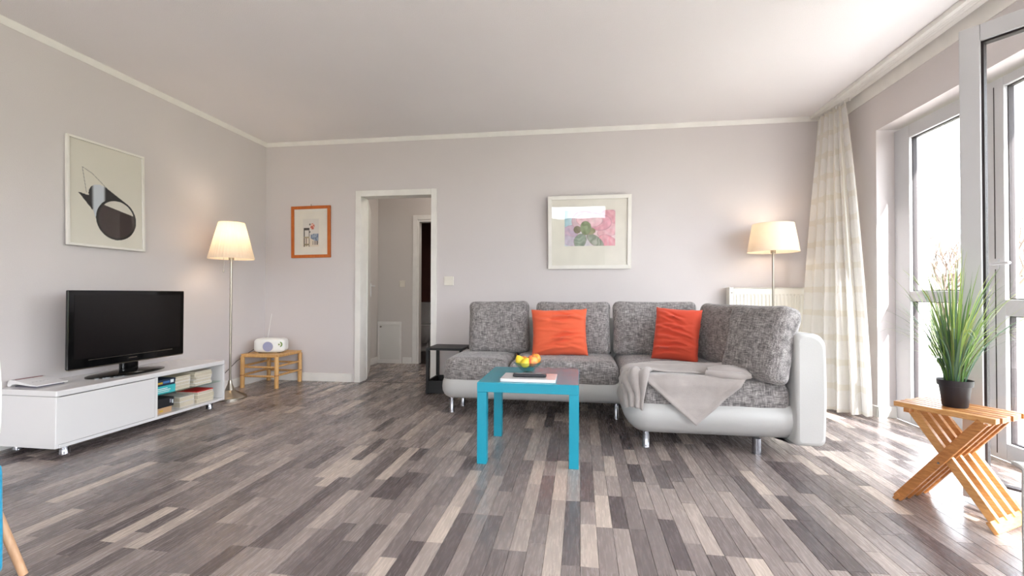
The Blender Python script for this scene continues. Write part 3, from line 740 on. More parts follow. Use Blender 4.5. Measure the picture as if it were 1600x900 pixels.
# ================================================================= MEDIA CABINET
CX0,CX1,CY0,CY1,CZ0,CZ1=XL+.02,-2.95,2.235,3.50,.047,.377
t=thing('media_cabinet','low white gloss media cabinet on chrome feet along the left wall','cabinet',((CX0+CX1)/2,(CY0+CY1)/2,0))
k=dict(world=True)
obj('top_panel',B(CX0,CX1,CY0,CY1,CZ1-.035,CZ1),'white',t,bevel=.008,**k)
obj('side_panel',B(CX0,CX1-.004,CY0,CY0+.02,CZ0,CZ1-.035),'white',t,bevel=.002,**k)
obj('side_panel',B(CX0,CX1,CY1-.022,CY1,CZ0,CZ1-.035),'white',t,bevel=.002,**k)
obj('bottom_panel',B(CX0,CX1,CY0+.02,CY1-.022,CZ0,CZ0+.02),'white',t,bevel=.002,**k)
obj('divider',B(CX0,CX1-.002,2.858,2.878,CZ0+.02,CZ1-.035),'white',t,**k)
obj('back_panel',B(CX0,CX0+.01,CY0+.02,CY1-.022,CZ0+.02,CZ1-.035),'white',t,**k)
obj('drop_front',B(CX1-.02,CX1-.001,CY0+.003,2.856,CZ0+.022,CZ1-.038),'white',t,bevel=.0015,**k)
obj('glass_shelf',B(CX0+.02,CX1-.02,2.878,CY1-.022,.203,.209),'shelfglass',t,**k)
for x,y in ((-2.985,2.31),(-2.985,3.38),(-3.34,2.33),(-3.34,3.38)):
    obj('foot',MB().lathe([(0,0),(.027,0),(.027,.004),(.0255,.006),(.0255,.048),(0,.048)],(x,y),24),'legs',t,**k)
# television
t=thing('television','large black flat television standing on the white media cabinet','television',(-3.17,2.86,CZ1))
obj('housing',MB().rbox(.028,.385,.215,.015,8,lambda q,p:Vector((q.x-.006-(.02 if q.x<0 else 0)*(1-abs(p[1])),q.y,q.z+.335))),'blackgloss',t)
obj('bezel',MB().box(.012,.032,-.425,.425,.080,.578),'blackgloss',t,bevel=.006)
obj('screen',B(.0315,.0335,-.388,.388,.140,.548),'screen',t)
obj('speaker_strip',B(.0315,.0328,-.30,.32,.126,.129),'steel',t)
obj('lower_edge',B(.016,.033,-.42,.42,.074,.080),'steel',t,label='thin silver lower edge')
obj('logo',B(.0318,.0335,-.03,.03,.104,.110),'steel',t)
obj('neck',MB().rbox(.02,.06,.05,.012,6,lambda q,p:Vector((q.x,q.y,q.z+.05))),'blackgloss',t)
b=MB().lathe([(0,0),(1,0),(1,.006),(.9,.012),(.3,.020),(0,.022)],n=48); b.v=[(x*.135+.01,y*.265-.02,z*1.1) for x,y,z in b.v]; obj('stand_base',b,'blackgloss',t)
# router
t=thing('router','white wireless router with a dark red slit at the left end of the cabinet','router',(-3.265,2.375,CZ1))
b=MB(); pts=[(-.105,.012),(-.10,.034),(-.085,.042),(-.05,.040),(.0,.030),(.06,.020),(.105,.014),(.105,.008),(.05,.010),(0,.014),(-.04,.018),(-.07,.014),(-.085,.002),(-.10,.002)]
n=len(pts); b.add([(x,-.085,z) for x,z in pts]+[(x,.085,z) for x,z in pts],[tuple(range(n)),tuple(range(2*n-1,n-1,-1))]+[(i,n+i,n+(i+1)%n,(i+1)%n) for i in range(n)])
obj('shell',b,'white',t,bevel=.002)
obj('slit',B(-.072,-.064,-.07,.07,.0405,.043),plain('dark_red_plastic',(120,40,48),.4),t,label='dark red slit')
obj('underside',MB().box(-.06,.09,-.075,.075,.0,.008),plain('grey_plastic',(96,94,104),.5),t)
b=MB()
for i in range(5): b.box(.02,.028,-.05+i*.02,-.042+i*.02,.0255,.0275)
obj('status_lights',b,plain('pale_grey_plastic',(180,180,184),.5),t)
# boxes and books in the open bays
def solidbox(name,label,cat,x0,x1,y0,y1,z0,h,mat,group=None,rz=0):
    cx,cy=(x0+x1)/2,(y0+y1)/2; t=thing(name,label,cat,(cx,cy,z0),rz,group); a,b_=(x1-x0)/2,(y1-y0)/2
    return t,a,b_
zs=.2095; zf=CZ0+.0205
def gamebox(label,y0,y1,z0,h,m,stripe,xf=-2.985,rz=0):
    t,a,b_=solidbox('game_box',label,'box',-3.24,xf,y0,y1,z0,h,m,None,rz)
    obj('box_body',B(-a,a,-b_,b_,0,h*.9),m,t,bevel=.001); obj('lid',B(-a-.001,a+.001,-b_-.001,b_+.001,h*.35,h-.0005),m,t,bevel=.001)
    for (ya,yb,za,zb,mm) in stripe: obj('printed_band',B(a+.001,a+.0018,-b_+ya*2*b_,-b_+yb*2*b_,za*h,zb*h),mm,t)
    return t
pm=lambda n,c: plain(n,c,.5)
turq=pm('turquoise_card',(64,184,190)); navy=pm('navy_card',(30,48,72)); yel=pm('yellow_print',(206,170,60)); blu=pm('blue_print',(70,120,180)); wht=pm('white_print',(225,235,235)); blk=pm('black_card',(34,34,40)); kraft=pm('tan_photo_card',(196,160,124)); gry=pm('grey_print',(150,150,160))
gamebox('turquoise game box with white lettering under the navy one on the upper shelf',2.885,3.055,zs,.056,turq,[(.1,.6,.62,.72,wht),(.1,.75,.4,.5,wht),(.15,.7,.2,.27,wht)])
gamebox('navy game box with yellow and blue lettering on top of the turquoise box',2.888,3.058,zs+.0565,.044,navy,[(.08,.38,.3,.62,yel),(.4,.72,.35,.7,blu),(.76,.92,.3,.8,wht)],-2.99)
gamebox('tan box under the black one at the bottom left of the open bay',2.885,3.03,zf,.04,kraft,[(.3,.5,.3,.6,yel)],-2.99)
gamebox('black box with grey markings standing on the tan box in the open bay',2.888,3.045,zf+.0405,.066,blk,[(.05,.14,.2,.4,wht),(.78,.86,.4,.8,gry),(.9,.96,.3,.7,wht)],-2.985,R(-2))
pages=plain('cream_book_pages',(206,196,176),.8,0,.06,120)
def book(label,y0,y1,z0,h,cov,xf,group,rz=0):
    t,a,b_=solidbox('book',label,'book',xf-.19,xf,y0,y1,z0,h,cov,group,rz); c=.0032
    obj('page_block',B(-a+.002,a-.003,-b_+.003,b_-.004,c,h-c),pages,t)
    m=MB().box(-a,a,-b_,b_,0,c).box(-a,a,-b_,b_,h-c,h).box(-a,a,b_-.003,b_,c,h-c); obj('cover',m,cov,t)
covs=[pm('cream_cover',(232,224,206)),pm('white_cover',(236,232,226)),pm('pale_grey_cover',(214,208,204)),pm('ivory_cover',(224,214,188))]
red=pm('red_cover',(206,36,34)); rb=random.Random(5)
def bookstack(where,y0,y1,z0,hs,xf,group,topred=False):
    z=z0; n=len(hs); names=['lowest','second from bottom','third from bottom','fourth from bottom','fifth from bottom']
    for i,h in enumerate(hs):
        pos='topmost' if i==n-1 else names[i]
        isred=topred and i==n-1
        lab=('red-covered book lying on top of the '+where) if isred else ('pale paperback, %s of the %s'%(pos,where))
        book(lab,y0+rb.uniform(-.004,.004),y1+rb.uniform(-.004,.004),z,h,red if isred else rb.choice(covs),xf-rb.uniform(0,.01),group,R(rb.uniform(-2,2))); z+=h+.0006
bookstack('left book stack on the glass shelf',3.075,3.205,zs,(.030,.026,.024,.016),-3.00,'paperbacks stacked on the glass shelf')
bookstack('right book stack on the glass shelf',3.235,3.40,zs,(.018,.026,.022,.024,.016),-2.985,'paperbacks stacked on the glass shelf')
bookstack('left book stack on the cabinet floor',3.115,3.245,zf,(.040,.036),-3.0,'books on the cabinet floor')
bookstack('right book stack on the cabinet floor',3.262,3.42,zf,(.030,.034,.020,.008),-2.98,'books on the cabinet floor',True)

# ================================================================= BAMBOO TABLE AND RADIO
t=thing('bamboo_table','small low bamboo table in the back left corner','side table',(-3.14,4.375,0))
bx=[(-.185,-.20),(.175,-.185),(.18,.19),(-.19,.20)]; BH=.325
for x,y in bx:
    l=obj('leg',MB().tube([(x,y,0),(x,y,BH-.015)],.0205,14),'bamboo',t)
    obj('node_ring',MB().lathe([(.0208,.12),(.0225,.125),(.0208,.130)],(x,y),14),'bamboodark',l)
for i in range(4):
    a,c=bx[i],bx[(i+1)%4]
    for z in (.115+.01*(i%2),.205+.01*(i%2)): obj('rung',MB().tube([(a[0],a[1],z),(c[0],c[1],z)],.0105,10),'bamboo',t)
    obj('edge_rail',MB().tube([(a[0],a[1],BH-.012),(c[0],c[1],BH-.012)],.013,12),'bamboo',t)
n=12
for i in range(n):
    y=-.20+.395*(i+.5)/n; obj('top_slat',B(-.205,.20,y-.0155,y+.0155,BH-.004,BH+.008),'bamboo',t,bevel=.003)
RT=BH+.008
t=thing('radio','white portable radio with grey round speakers and raised aerial on the bamboo table','radio',(-3.135,4.345,RT+.003),R(14))
def rf(q,p):
    k=1-.18*(abs(p[0])**2); return Vector((q.x,q.y*k,q.z*(1-.12*abs(p[0])**3)+.073))
obj('body',MB().rbox(.15,.085,.073,.034,12,rf),'plastic',t)
spk=plain('lilac_grey_mesh',(158,160,190),.6,0,.1,200)
def disc(name,x,z,r,d,mat,par,yy=-.086):
    m=MB().lathe([(0,0),(r,0),(r*.96,d),(0,d*1.1)],n=28); m.v=[(a+x,yy-c,b_+z) for a,b_,c in m.v]; return obj(name,m,mat,par)
disc('speaker_grille',.0,.064,.050,.004,spk,t,-.086)
disc('speaker_ring',.0,.064,.055,.002,'whiteframe',t,-.0855)
grn=plain('green_dial',(120,150,70),.5)
disc('dial',.105,.085,.030,.006,grn,t,-.070); disc('dial_face',.105,.085,.020,.009,'whiteframe',t,-.070); disc('dial_centre',.105,.085,.008,.012,grn,t,-.070)
obj('handle_recess',B(-.05,.06,-.02,.03,.126,.132),plain('green_grey_plastic',(140,150,130),.5),t)
obj('top_button',MB().lathe([(0,.125),(.012,.125),(.012,.142),(0,.145)],(.085,0),14),'plastic',t)
obj('aerial',MB().tube([(-.05,.03,.12),(-.035,.035,.25),(-.015,.04,.39)],[.0032,.0024,.0018],8),'plastic',t)
for x in (-.09,.09): obj('foot',B(x-.015,x+.015,-.05,.05,-.003,.012),'gasket',t)
# cable from the radio to the wall behind the lamp
pts=[(-3.285,4.34,.385),(-3.33,4.28,.34),(-3.345,4.12,.27),(-3.35,3.98,.18),(-3.36,3.85,.11),(-3.38,3.72,.08),(-3.385,3.6,.06)]
tag(obj('power_cable',MB().tube(pts,.0032,6),plain('dark_cable',(70,58,56),.5)),'thin dark cable running from the radio down behind the floor lamp','cable')

# ================================================================= BLACK SIDE TABLE
t=thing('black_side_table','small black side table with open tray base at the left end of the sofa','side table',(-1.25,4.36,0)); X0,X1,Y0,Y1=-.185,.165,-.17,.17; H=.43
obj('tabletop',B(X0,X1,Y0,Y1,H-.022,H),'blackwood',t,bevel=.002)
for x,y in ((X0,Y0),(X1-.028,Y0),(X0,Y1-.028),(X1-.028,Y1-.028)): obj('post',B(x,x+.028,y,y+.028,0,H-.022),'blackwood',t,bevel=.001)
for q in ((X0+.028,X1-.028,Y0,Y0+.018),(X0+.028,X1-.028,Y1-.018,Y1),(X0,X0+.018,Y0+.028,Y1-.028),(X1-.018,X1,Y0+.028,Y1-.028)): obj('tray_side',B(*q,.008,.122),'blackwood',t,bevel=.001)
obj('tray_floor',B(X0+.018,X1-.018,Y0+.018,Y1-.018,.02,.035),'blackwood',t)

# ================================================================= SOFA
t=sofa=thing('corner_sofa','white leather corner sofa with grey woven seats, chaise at its right','sofa',(.1,3.9,0)); k=dict(world=True)
b=MB()
b.slab(rrect(-1.085,.42,3.465,4.36,(.12,.05,.03,.10)),[(.075,.128),(.045,.130),(.018,.15),(.003,.18),(0,.21),(.004,.25),(.016,.28),(.035,.297)])
b.slab(rrect(.262,1.352,2.845,4.35,(.16,.02,.03,.03),10),[(.16,.086),(.125,.088),(.075,.105),(.035,.14),(.010,.18),(0,.215),(.006,.25),(.02,.28),(.04,.297)])
obj('base',b,'leather',t,**k)
prof=[(.012,.262),(.003,.285),(0,.32),(.0,.36),(.006,.39),(.02,.413),(.045,.428),(.08,.434)]
def seat(x0,x1,y0,y1,r,nm='seat_cushion'):
    m=MB().slab(rrect(x0,x1,y0,y1,r),prof); 
    vv=[]
    for x,y,z in m.v:
        if z>.40: z+=.006*noise.noise(Vector((x*4,y*4,1)))+.008*max(0,1-((x-(x0+x1)/2)/((x1-x0)/2))**2)
        q=noise.noise(Vector((x*9,y*9,z*9)))*.004; vv.append((x+q,y+q,z))
    m.v=vv; return obj(nm,m,'fabric',t,**k)
seat(-1.075,-.545,3.475,4.2,(.11,.03,.02,.06)); seat(-.54,.286,3.47,4.2,(.045,.045,.02,.02)); 
seat(.292,1.197,2.868,4.2,(.13,.04,.02,.02))
# back frame and arm
b=MB().slab(rrect(-1.0,1.20,4.19,4.37,.07),[(.02,.12),(0,.16),(0,.66),(.01,.70),(.04,.725)]); obj('back_frame',b,'leather',t,**k)
b=MB(); sec=[]   # arm section in xz, rounded at the top, extruded along y with rounded front edge
def armsec(ins):
    x0,x1,z0,z1=1.198+ins,1.360-ins,.086+ins,.722-ins; out=[]
    for cx,cz,r,a0 in ((x0+.02,z0+.02,.02,180),(x1-.035,z0+.035,.035,270),(x1-.075,z1-.075,.075,0),(x0+.03,z1-.03,.03,90)):
        for i in range(7): a=R(a0+90*i/6); out.append((cx+r*math.cos(a),cz+r*math.sin(a)))
    res=[]
    for i,p in enumerate(out):
        q=out[(i+1)%len(out)]; kk=max(1,int(math.dist(p,q)/.1))
        for j in range(kk): res.append((p[0]+(q[0]-p[0])*j/kk,p[1]+(q[1]-p[1])*j/kk))
    return res
rows=[(.022,2.818),(.008,2.822),(0,2.84),(0,3.1),(0,3.4),(0,3.7),(0,4.0),(0,4.34),(.008,4.355),(.022,4.36)]
vs=[];n=0
for ins,y in rows:
    s_=armsec(ins); n=len(s_)
    for x,z in s_:
        bul=.008*math.sin(max(0,min(1,(z-.086)/.636))*math.pi) if x>1.3 else 0
        vs.append((x+bul,y,z-(.012*(y-2.82))))
fs=[(j*n+i,(j+1)*n+i,(j+1)*n+(i+1)%n,j*n+(i+1)%n) for j in range(len(rows)-1) for i in range(n)]
b.add(vs,fs,True)
b.add([vs[i] for i in range(n)],[tuple(range(n))],True); b.add([vs[-n+i] for i in range(n)],[tuple(range(n))[::-1]],True)
obj('armrest',b,'leather',t,sharp=70,**k)
for x,y,r,h in ((-1.01,3.585,.0205,.132),(-.975,3.80,.0205,.132),(.267,3.58,.0205,.14),(.40,2.96,.024,.10),(1.03,2.93,.026,.092),(-.95,4.25,.0205,.13),(1.1,4.25,.024,.10)):
    obj('leg',MB().lathe([(0,0),(r,0),(r,.006),(r*.93,.008),(r*.93,h),(0,h)],(x,y),24),'legs',t,**k)

# loose back cushions
def cushion(label,W,H,T,loc,lean,rz,roll=0,soft=.0,group='grey back cushions of the sofa',seed=0,slump=0):
    c=thing('back_cushion',label,'cushion',loc,group=group,rot=(lean,roll,rz))
    c.rotation_mode='XYZ'
    def fn(q,p):
        bx_=(1-p[0]**2)*(1-p[2]**2); s=1 if q.y>0 else -1
        y=q.y*(1+soft*bx_) ; 
        edge=max(abs(p[0]),abs(p[2]))
        x=q.x*(1-.02*(1-p[2]**2)); z=q.z*(1-.03*(1-p[0]**2)*(1 if p[2]>0 else .2))
        nn=noise.noise(Vector((q.x*7+seed,q.y*7,q.z*7)))*.008+noise.noise(Vector((q.x*20+seed,q.y*9,q.z*20)))*.0025
        if p[2]>.3 and slump: z-=slump*(p[0]*.5+.5)**2*(p[2]-.3); 
        return Vector((x+nn*.6,y+nn,z+nn*.5+H/2))
    obj('cover',MB().rbox(W/2,T/2,H/2,min(T*.40,.055),18,fn),'fabric',c)
    return c
cushion('grey woven back cushion at the left end of the sofa',.535,.455,.15,(-.70,3.99,.425),R(-9),R(1),R(-1.5),.25,seed=1)
cushion('grey woven back cushion in the middle, behind the orange pillow',.635,.455,.15,(-.065,3.99,.422),R(-9),0,0,.25,seed=5)
cushion('grey woven back cushion right of the middle one, behind the red-orange pillow',.68,.455,.15,(.61,3.985,.427),R(-9),0,0,.25,seed=9)
cushion('narrow-looking grey cushion in the sofa corner, turned sideways',.56,.45,.14,(1.0,3.66,.425),R(-10),R(-78),0,.35,seed=13)
cushion('large plump grey cushion leaning on the white armrest',.43,.46,.15,(1.025,2.99,.425),R(-14),R(-65),R(0),.45,seed=17)

# throw pillows
def pillow(name,label,mat,W,H,T,loc,rot,seed):
    c=thing('throw_pillow',label,'pillow',loc,rot=rot); rs=random.Random(seed)
    cr=[(rs.uniform(-.6,.6),rs.uniform(-.8,.8),rs.uniform(-.35,.25),rs.uniform(.3,.75),rs.uniform(.025,.045),rs.uniform(.012,.024)) for _ in range(15)]
    n=56; b=MB(); 
    def pt(i,j,s):
        u,v=-1+2*i/n,-1+2*j/n
        x=u*W/2*(1-.055*(1-v*v)); z=v*H/2*(1-.05*(1-u*u))
        th=T/2*((1-u**4)*(1-v**4))**.55
        wr=0
        for cx,cz,an,L,sg,A in cr:
            dx,dz=u-cx,v-cz; a=dx*math.cos(an)+dz*math.sin(an); d=-dx*math.sin(an)+dz*math.cos(an)+.12*a*a
            wr+=A*(math.exp(-(d/sg/1.6)**2)-.6*math.exp(-((d-.07)/sg/2)**2))*math.exp(-(a/L)**2)
        wr*=min(1,(1-max(abs(u),abs(v)))*5)
        zz=z+.006*noise.noise(Vector((u*3+seed,v*3,0)))
        return (x+.004*noise.noise(Vector((v*4,seed,u*2))),s*(th+wr),zz+H/2)
    for s in (-1,1):
        vs=[pt(i,j,s) for j in range(n+1) for i in range(n+1)]
        fs=[(j*(n+1)+i,j*(n+1)+i+1,(j+1)*(n+1)+i+1,(j+1)*(n+1)+i) for j in range(n) for i in range(n)]
        b.add(vs,fs if s<0 else [f[::-1] for f in fs],True)
    obj('cover',b,mat,c,sharp=120); return c
pillow('throw_pillow','bright orange square pillow on the middle seat','orange',.455,.385,.15,(-.165,3.775,.437),(R(-12),R(-1.5),R(2)),3)
pillow('throw_pillow','red-orange pillow propped in the sofa corner','red',.345,.41,.15,(.70,3.66,.430),(R(-12),R(3),R(-24)),8)

# blanket draped over the chaise
SX0,SX1,SY0=.286,1.2,2.862; RC=.13; ZT=.444
def drape(qx,qy,off,rad=.04):
    """map flat cloth point to the chaise seat: outside its outline the cloth goes down"""
    x,y=qx,qy; cx,cy=max(qx,SX0+RC),max(qy,SY0+RC)
    if qx<SX0+RC and qy<SY0+RC:
        dx,dy=qx-cx,qy-cy; L=math.hypot(dx,dy); d=L-RC; nx,ny=(dx/L,dy/L) if L>1e-6 else (0,-1)
    elif qy-SY0<qx-SX0: d=SY0-qy; nx,ny=0,-1
    else: d=SX0-qx; nx,ny=-1,0
    d+=rad; z=ZT+.005
    if d<=0: return Vector((qx,qy,z+off)),0
    bx_,by_=qx-nx*d,qy-ny*d
    arc=rad*math.pi/2
    if d<arc: a=d/rad; h=math.sin(a)*rad; v=rad*(1-math.cos(a)); o=off; return Vector((bx_+nx*(h+o*math.sin(a)),by_+ny*(h+o*math.sin(a)),z-v+o*math.cos(a))),d
    dd=d-arc; zz=z-rad-dd; o=rad+off+.004+.028*max(0,min(1,(.34-zz)/.06)); return Vector((bx_+nx*o,by_+ny*o,zz)),d
def inpoly(x,y,P):
    c=False; n=len(P)
    for i in range(n):
        (x1,y1),(x2,y2)=P[i],P[i-1]
        if (y1>y)!=(y2>y) and x<(x2-x1)*(y-y1)/(y2-y1)+x1: c=not c
    return c
def cloth(poly,off,fold,step=.0125):
    """poly: quad corners A,B,C,D in flat space, bilinear grid"""
    b=MB(); A,Bq,Cq,D=[Vector(p) for p in poly]; nu=int(max((Bq-A).length,(Cq-D).length)/step)+2; nv=int(max((D-A).length,(Cq-Bq).length)/step)+2
    for j in range(nv+1):
        for i in range(nu+1):
            u,v=i/nu,j/nv; q=(A*(1-u)+Bq*u)*(1-v)+(D*(1-u)+Cq*u)*v
            f=fold(q.x,q.y,u,v); p,d=drape(q.x,q.y,off+max(0,f)); b.v.append(tuple(p))
    for j in range(nv):
        for i in range(nu): b.f.append((j*(nu+1)+i,j*(nu+1)+i+1,(j+1)*(nu+1)+i+1,(j+1)*(nu+1)+i)); b.sm.append(True)
    return b
bl=thing('throw_blanket','soft taupe fleece blanket thrown over the front of the chaise','blanket',(.65,2.95,.44))
def fA(x,y,u,v): return .006+(.006 if min(u,v,1-u,1-v)<.035 else 0)+.005*math.sin(x*16+y*9)+.016*noise.noise(Vector((x*6,y*6,3)))
# lower sheet with the triangular corner hanging down the front
b=cloth([(.30,2.93),(.66,2.61),(1.02,2.93),(.70,3.30)],.003,fA); obj('hanging_corner',b,'throw',bl,world=True,solid=.006)
def fB(x,y,u,v):
    e=min(v,1-v)*6; return .012+.022*min(1,e)+.010*math.sin(v*14+x*5)+.012*noise.noise(Vector((x*5,y*9,8)))
b=cloth([(.22,2.96),(1.02,2.925),(.86,3.28),(.40,3.12)],.006,fB); obj('folded_top',b,'throw',bl,world=True,solid=.006)
def fC(x,y,u,v): return .012+.016*abs(math.sin(u*11+v*2))+.008*noise.noise(Vector((x*8,y*8,4)))
b=cloth([(.17,2.80),(.33,2.70),(.46,3.0),(.24,3.14)],.006,fC); obj('left_drop',b,'throw',bl,world=True,solid=.006)
b=MB(); pts=[(.86,2.97,ZT+.03),(.93,2.955,ZT+.038),(1.0,2.94,ZT+.036),(1.06,2.93,ZT+.028),(1.09,2.935,ZT+.02)]; b.tube(pts,[.03,.038,.036,.03,.012],16)
b.tube([(.84,2.94,ZT+.03),(.93,2.90,ZT+.025),(1.03,2.90,ZT+.022),(1.08,2.91,ZT+.018)],[.018,.022,.024,.010],14)
b.tube([(.95,2.99,ZT+.03),(1.03,2.975,ZT+.04),(1.08,2.96,ZT+.034),(1.12,2.95,ZT+.012)],[.02,.026,.022,.008],14)
b.v=[(x-.10,y-.03,z-.004) for x,y,z in b.v]
b.v=[(x+.006*noise.noise(Vector((x*30,y*30,z*30))),y+.006*noise.noise(Vector((x*25+9,y*25,z*25))),z+.005*noise.noise(Vector((x*22,y*22+5,z*22)))) for x,y,z in b.v]
obj('rolled_end',b,'throw',bl,world=True,sharp=120)

# ================================================================= TURQUOISE TABLE
TX0,TX1,TY0,TY1,TH=-.566,-.008,2.515,3.07,.449
t=thing('coffee_table','square turquoise coffee table with thick straight legs','coffee table',((TX0+TX1)/2,(TY0+TY1)/2,0)); k=dict(world=True)
obj('tabletop',B(TX0,TX1,TY0,TY1,TH-.052,TH),'teal',t,bevel=.0015,**k)
L=.053
for x,y in ((TX0,TY0),(TX1-L,TY0),(TX0,TY1-L),(TX1-L,TY1-L)): obj('leg',B(x+.0006,x+L-.0006,y+.0006,y+L-.0006,0,TH-.0525),'teal',t,bevel=.0015,**k)
obj('top_sheet',B(TX0+.002,TX1-.002,TY0+.002,TY1-.002,TH,TH+.0012),'tealtop',t,**k)
TT=TH+.0013
tag(obj('white_tray',MB().slab(rrect(-.443,-.134,2.545,2.745,.006,3),[(.003,TT),(0,TT+.002),(0,TT+.016),(.002,TT+.018)]),'white',sharp=30),'flat white board lying on the turquoise table under the remote control','tray')
t=thing('remote_control','long black remote control on the white board','remote control',(-.285,2.625,TT+.0185),R(1))
obj('housing',MB().rbox(.095,.024,.009,.008,8,lambda q,p:Vector((q.x,q.y*(1-.1*p[0]),q.z+.009))),plain('black_remote_plastic',(34,34,40),.4),t)
b=MB()
for i in range(17):
    for j in (-1,0,1): b.box(-.082+i*.010,-.077+i*.010,j*.012-.003,j*.012+.003,.0175,.0195)
obj('buttons',b,plain('grey_button',(150,150,156),.5),t)
BX,BY=-.323,2.862
t=thing('fruit_bowl','clear pressed glass bowl on the turquoise table behind the white board','bowl',(BX,BY,TT))
b=MB(); n=48; prof=[(.0,.003),(.030,.003),(.034,.0),(.036,.006),(.048,.022),(.068,.045),(.086,.066),(.092,.070),(.088,.070),(.065,.048),(.045,.026),(.030,.012),(0,.011)]
vs=[]
for j,(r,z) in enumerate(prof):
    for i in range(n):
        a=2*math.pi*i/n; rr=r*(1+(.035*(1 if i%4<2 else -1) if 3<j<8 else 0)); vs.append((rr*math.cos(a),rr*math.sin(a),z))
b.add(vs,[(j*n+i,j*n+(i+1)%n,(j+1)*n+(i+1)%n,(j+1)*n+i) for j in range(len(prof)-1) for i in range(n)],True); obj('glass',b,'bowlglass',t,sharp=50)
def fruit(name,label,x,y,z,r,mat,shape=1.0,tip=0,rot=(0,0,0)):
    t=thing(name,label,'fruit',(x,y,z),rot=rot)
    prof=[]
    for i in range(15):
        a=math.pi*i/14; rr=r*math.sin(a); zz=-r*math.cos(a)*shape
        if tip and i>9: rr*=1-.25*tip*(i-9)/4; zz+=tip*.012*(i-9)/4
        if not tip and i>=13: zz-=.10*r*(i-12)
        prof.append((max(rr,0.0),zz))
    obj('skin',MB().lathe(prof,n=22),mat,t); top=prof[-1][1]
    obj('stem',MB().tube([(0,0,top-.003),(.002,0,top+.010)],.0016,6),'bamboodark',t)
def fruitmat(n,c1,c2,sc=14):
    m,tt_,bb=newmat(n); f=noisetex(tt_,coords(tt_,(1,1,.5)),sc*2,3); tt_.links.new(ramp(tt_,f,[(.38,srgb(c1)),(.6,srgb(c2))]),bb.inputs['Base Color']); bb.inputs['Roughness'].default_value=.35; return m
ylw=fruitmat('yellow_skin',(232,200,40),(246,216,70)); app=fruitmat('red_yellow_skin',(238,88,70),(250,176,90)); org=fruitmat('orange_skin',(244,140,40),(250,156,60))
fruit('pear','yellow pear at the left rim of the glass bowl',BX-.047,BY-.006,TT+.073,.029,ylw,1.0,.8,(R(10),R(-28),0))
fruit('pear','yellow pear lying in the middle of the bowl, beside the apple',BX-.012,BY-.035,TT+.064,.029,ylw,1.0,.8,(R(12),R(30),0))
fruit('apple','red and yellow apple at the front of the glass bowl',BX+.030,BY-.018,TT+.078,.036,app,.92,0,(R(12),R(8),0))
fruit('orange','orange peeking out behind the apple at the right of the bowl',BX+.045,BY+.030,TT+.084,.034,org,.97,0)
fruit('orange','orange hidden low at the back left of the bowl',BX-.03,BY+.038,TT+.068,.031,org,.97,0)

# ================================================================= FOLDING TEAK STOOL
u=Vector((.53,-.848,0)).normalized(); v=Vector((.848,.53,0)).normalized()
O=Vector((1.428,2.368,0)); SL,SW=.335,.265
t=thing('folding_stool','slatted teak folding stool with crossed legs near the balcony door','stool',tuple(O)); k=dict(world=True)
def P(a,c,z): p=O+u*a+v*c; return (p.x,p.y,z)
STZ=.452; n=6; sw=SW/n
for i in range(n):
    c=sw*(i+.5)-.002; e=.004 if i%2 else 0
    obj('seat_slat',MB().beam(P(-.006+e,c,STZ-.011),P(SL+.006+e,c,STZ-.011),sw-.009,.022),'teak' if i%2 else 'teaklight',t,bevel=.002,**k)
for i in range(4):   # legs leaning to the left foot (B) and to the right foot (A)
    cB=.012+i*.066; cA=.045+i*.066
    obj('leg_slat',MB().beam(P(.300,cB,STZ-.022),P(.004,cB,.012),.022,.036),'teak',t,bevel=.002,**k)
    obj('leg_slat',MB().beam(P(.040,cA,STZ-.022),P(SL-.01,cA,.03),.022,.034),'teaklight',t,bevel=.002,**k)
dA=(Vector(P(.04,0,STZ-.022))-Vector(P(SL-.01,0,.03))).normalized()
obj('foot_bar',MB().beam(P(SL-.004,-.006,.024),P(SL-.004,SW+.01,.024),.018,.048,up=tuple(dA)),'teaklight',t,bevel=.003,**k)
dB=(Vector(P(.3,0,STZ-.022))-Vector(P(.004,0,.012))).normalized()
obj('foot_bar',MB().beam(P(.004,-.004,.018),P(.004,SW+.004,.018),.016,.034,up=tuple(dB)),'teak',t,bevel=.003,**k)
obj('cross_rail',MB().beam(P(.045,.0,STZ-.031),P(.045,SW-.006,STZ-.031),.022,.018),'teak',t,**k)
obj('cross_rail',MB().beam(P(.295,.0,STZ-.031),P(.295,SW-.006,STZ-.031),.022,.018),'teak',t,**k)
obj('pivot_rod',MB().tube([P(.160,-.002,.222),P(.160,SW,.222)],.0045,10),'legs',t,label='metal pivot rod',**k)
